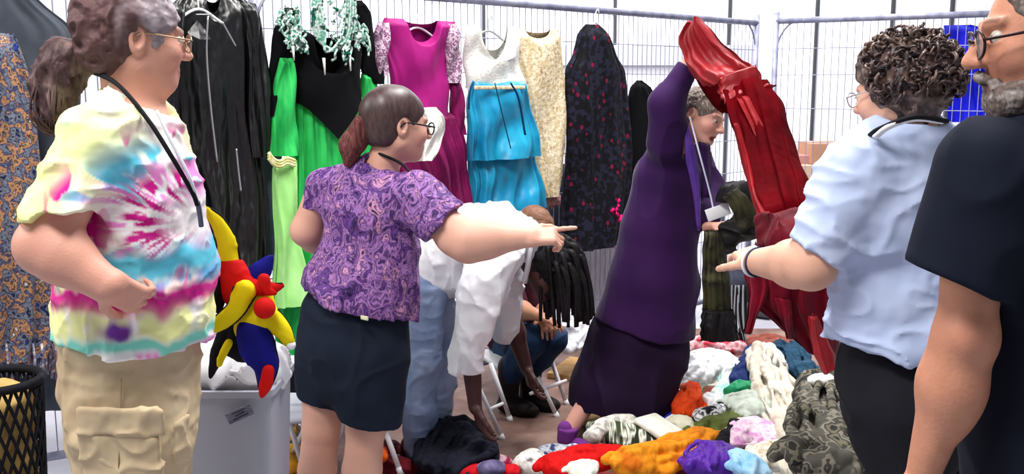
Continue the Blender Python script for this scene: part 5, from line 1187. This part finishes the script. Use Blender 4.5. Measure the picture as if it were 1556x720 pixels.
cl('cream_lace_blouse', 'cream lace blouse at the front right of the heap', [(1150, 700, 22), (1174, 690, 26), (1198, 694, 24), (1210, 712, 20)], cm('cream_lace', (240, 228, 206), [(250, 244, 228), (206, 186, 156)], 30), dy=-.38, amp=.02, fs=16)
cl('violet_cloth', 'small bright violet blue cloth beside the cream lace blouse', [(1214, 674, 14), (1218, 688, 10)], cm('violet', (60, 40, 200)), dy=-.4)
cl('red_dress', 'bright red dress spread along the front edge of the heap', [(850, 712, 26), (880, 700, 28), (912, 696, 28), (942, 692, 20)], cm('bright_red', (214, 12, 12), (180, 6, 8)), dy=-.16, sq=.5)
cl('white_patch_cloth', 'cream oval cloth lying on the bright red dress', [(880, 716, 18), (894, 710, 16)], cm('ivory', (244, 238, 220)), dy=-.34, sq=.45, amp=.006)
cl('blue_white_shirt', 'blue and white checked shirt behind the bright red dress', [(826, 692, 12), (848, 688, 13), (872, 682, 11)], cm('blue_check', (90, 110, 160), [(236, 238, 244), (60, 80, 130)], 24, contrast=(.4, .6)), dy=.12, sq=.5)
cl('lace_skirt', 'white lace skirt with grey flecks left of the bright red dress', [(796, 708, 16), (812, 700, 18), (822, 712, 14)], cm('lace_grey', (224, 220, 212), [(244, 242, 236), (110, 104, 110)], 24, contrast=(.4, .7)), dy=0, sq=.6)
cl('magenta_scarf', 'magenta and white striped scarf lying beside the dark bag', [(730, 690, 9), (748, 698, 10), (768, 706, 10)], cm('magenta_stripe', (170, 30, 80), [(226, 190, 200), (150, 20, 60)], 14, contrast=(.42, .6)), dy=.1, sq=.5)
cl('red_cloth', 'small red cloth at the bottom between scarf and lace skirt', [(704, 716, 12), (724, 716, 12), (776, 716, 12)], cm('plain_red', (206, 20, 34)), dy=0, sq=.5)
cl('purple_grey_cloth', 'grey lilac cloth with dark marks at the bottom edge below the magenta scarf', [(738, 714, 12), (756, 712, 13)], cm('lilac_grey', (120, 110, 150), (60, 56, 90)), dy=-.05, sq=.5)
cl('black_bag', 'soft black bag or jacket slumped on the floor below the bending person', [(660, 700, 28), (684, 668, 34, 1.2), (706, 660, 30), (728, 690, 26), (700, 706, 34)], cm('black_nylon', (20, 22, 34), (30, 32, 48), 6), 'bag', dy=.0, amp=.02, fs=7)
cl('camouflage_trousers', 'grey green camouflage trousers piled against the black trousers', [(1252, 596, 26, 1.3), (1254, 640, 40, 1.2), (1274, 690, 50), (1236, 705, 40)], mat('camouflage', (84, 82, 74), [(128, 122, 110), (64, 62, 56), (104, 100, 84), (44, 44, 40)], 13, .85, contrast=(.36, .6), detail=2, const=True, fold=.02, fscale=9), dy=-.65, amp=.02, fs=8)
cl('denim_cuff', 'rolled white lined cloth just under the scarlet tail', [(1242, 580, 10), (1258, 576, 9)], cm('off_white', (216, 214, 214)), dy=-.85)
for x0, y0, x1, y1, Y_, w, lab, m in ((882, 640, 930, 622, 4.55, .10, 'tan cardboard piece on the mat before the plum skirt', 'tan'), (852, 572, 884, 548, 5.25, .10, 'tan cardboard piece behind the white chair legs', 'pale tan')):
    qa, qb = Pz(x0, y0, .03), Pz(x1, y1, .03); b = MB(); u_ = unit((qb-qa)*V(1, 1, 0)); b.box((qa+qb)/2*V(1, 1, 0)+V(0, 0, .03), (np.linalg.norm(qb-qa)+.02, w+.06, .035), ax=[u_, V(-u_[1], u_[0], 0), V(0, 0, 1)], bev=.006)
    o = b.build('cardboard_piece', mat('tan_card', (196, 160, 110), (170, 130, 84), 20, stretch=(1, 6, 1)), None, smooth=False); recenter(o); tag(o, lab, 'cardboard')
cl('white_bag', 'crumpled white plastic bag behind the black locs', [(846, 500, 18), (866, 490, 22), (880, 508, 20), (864, 524, 20)], cm('white_plastic_film', (226, 228, 238), [(240, 240, 246), (120, 124, 140)], 12, rough=.4, contrast=(.4, .75)), 'bag', dy=.25, group=None, amp=.018, fs=14)
cl('yellow_scarf', 'yellow and gold cloth on the floor behind the woman\'s legs', [(446, 660, 14, 1.4), (440, 690, 16, 1.3), (452, 712, 14)], cm('gold_yellow', (214, 160, 30), (150, 90, 20)), dy=.15, group='clothes on the floor behind the legs')
cl('dark_garment', 'dark brown and red garment below the yellow cloth by the bin', [(428, 716, 18), (470, 700, 16), (440, 640, 14)], cm('dark_brown', (44, 24, 24), [(90, 30, 24), (24, 18, 20)], 12), dy=.3, group='clothes on the floor behind the legs')
cl('orange_cloth', 'small bright orange cloth between the bare legs and pale jeans', [(572, 688, 9, 1.2), (576, 694, 8)], cm('vivid_orange', (236, 96, 20)), dy=-.05, group='clothes on the floor behind the legs')
cl('maroon_cloth', 'dark maroon cloth behind the orange one beside the pale jeans', [(590, 680, 16), (600, 706, 18), (620, 712, 16)], cm('maroon', (70, 14, 26), (110, 20, 36)), dy=.1, group='clothes on the floor behind the legs')
cl('black_lace', 'crumpled black lace between the pink blouse and olive trousers', [(1094, 676, 10), (1104, 662, 11), (1118, 646, 9)], cm('lace_black', (22, 20, 26)), dy=-.22)
cl('white_frill', 'frilly white cloth between the mint scarf and the sage cloth', [(1078, 604, 12), (1090, 616, 12), (1100, 630, 10)], cm('frill_white', (236, 238, 240), (206, 210, 216), 20), dy=-.16)
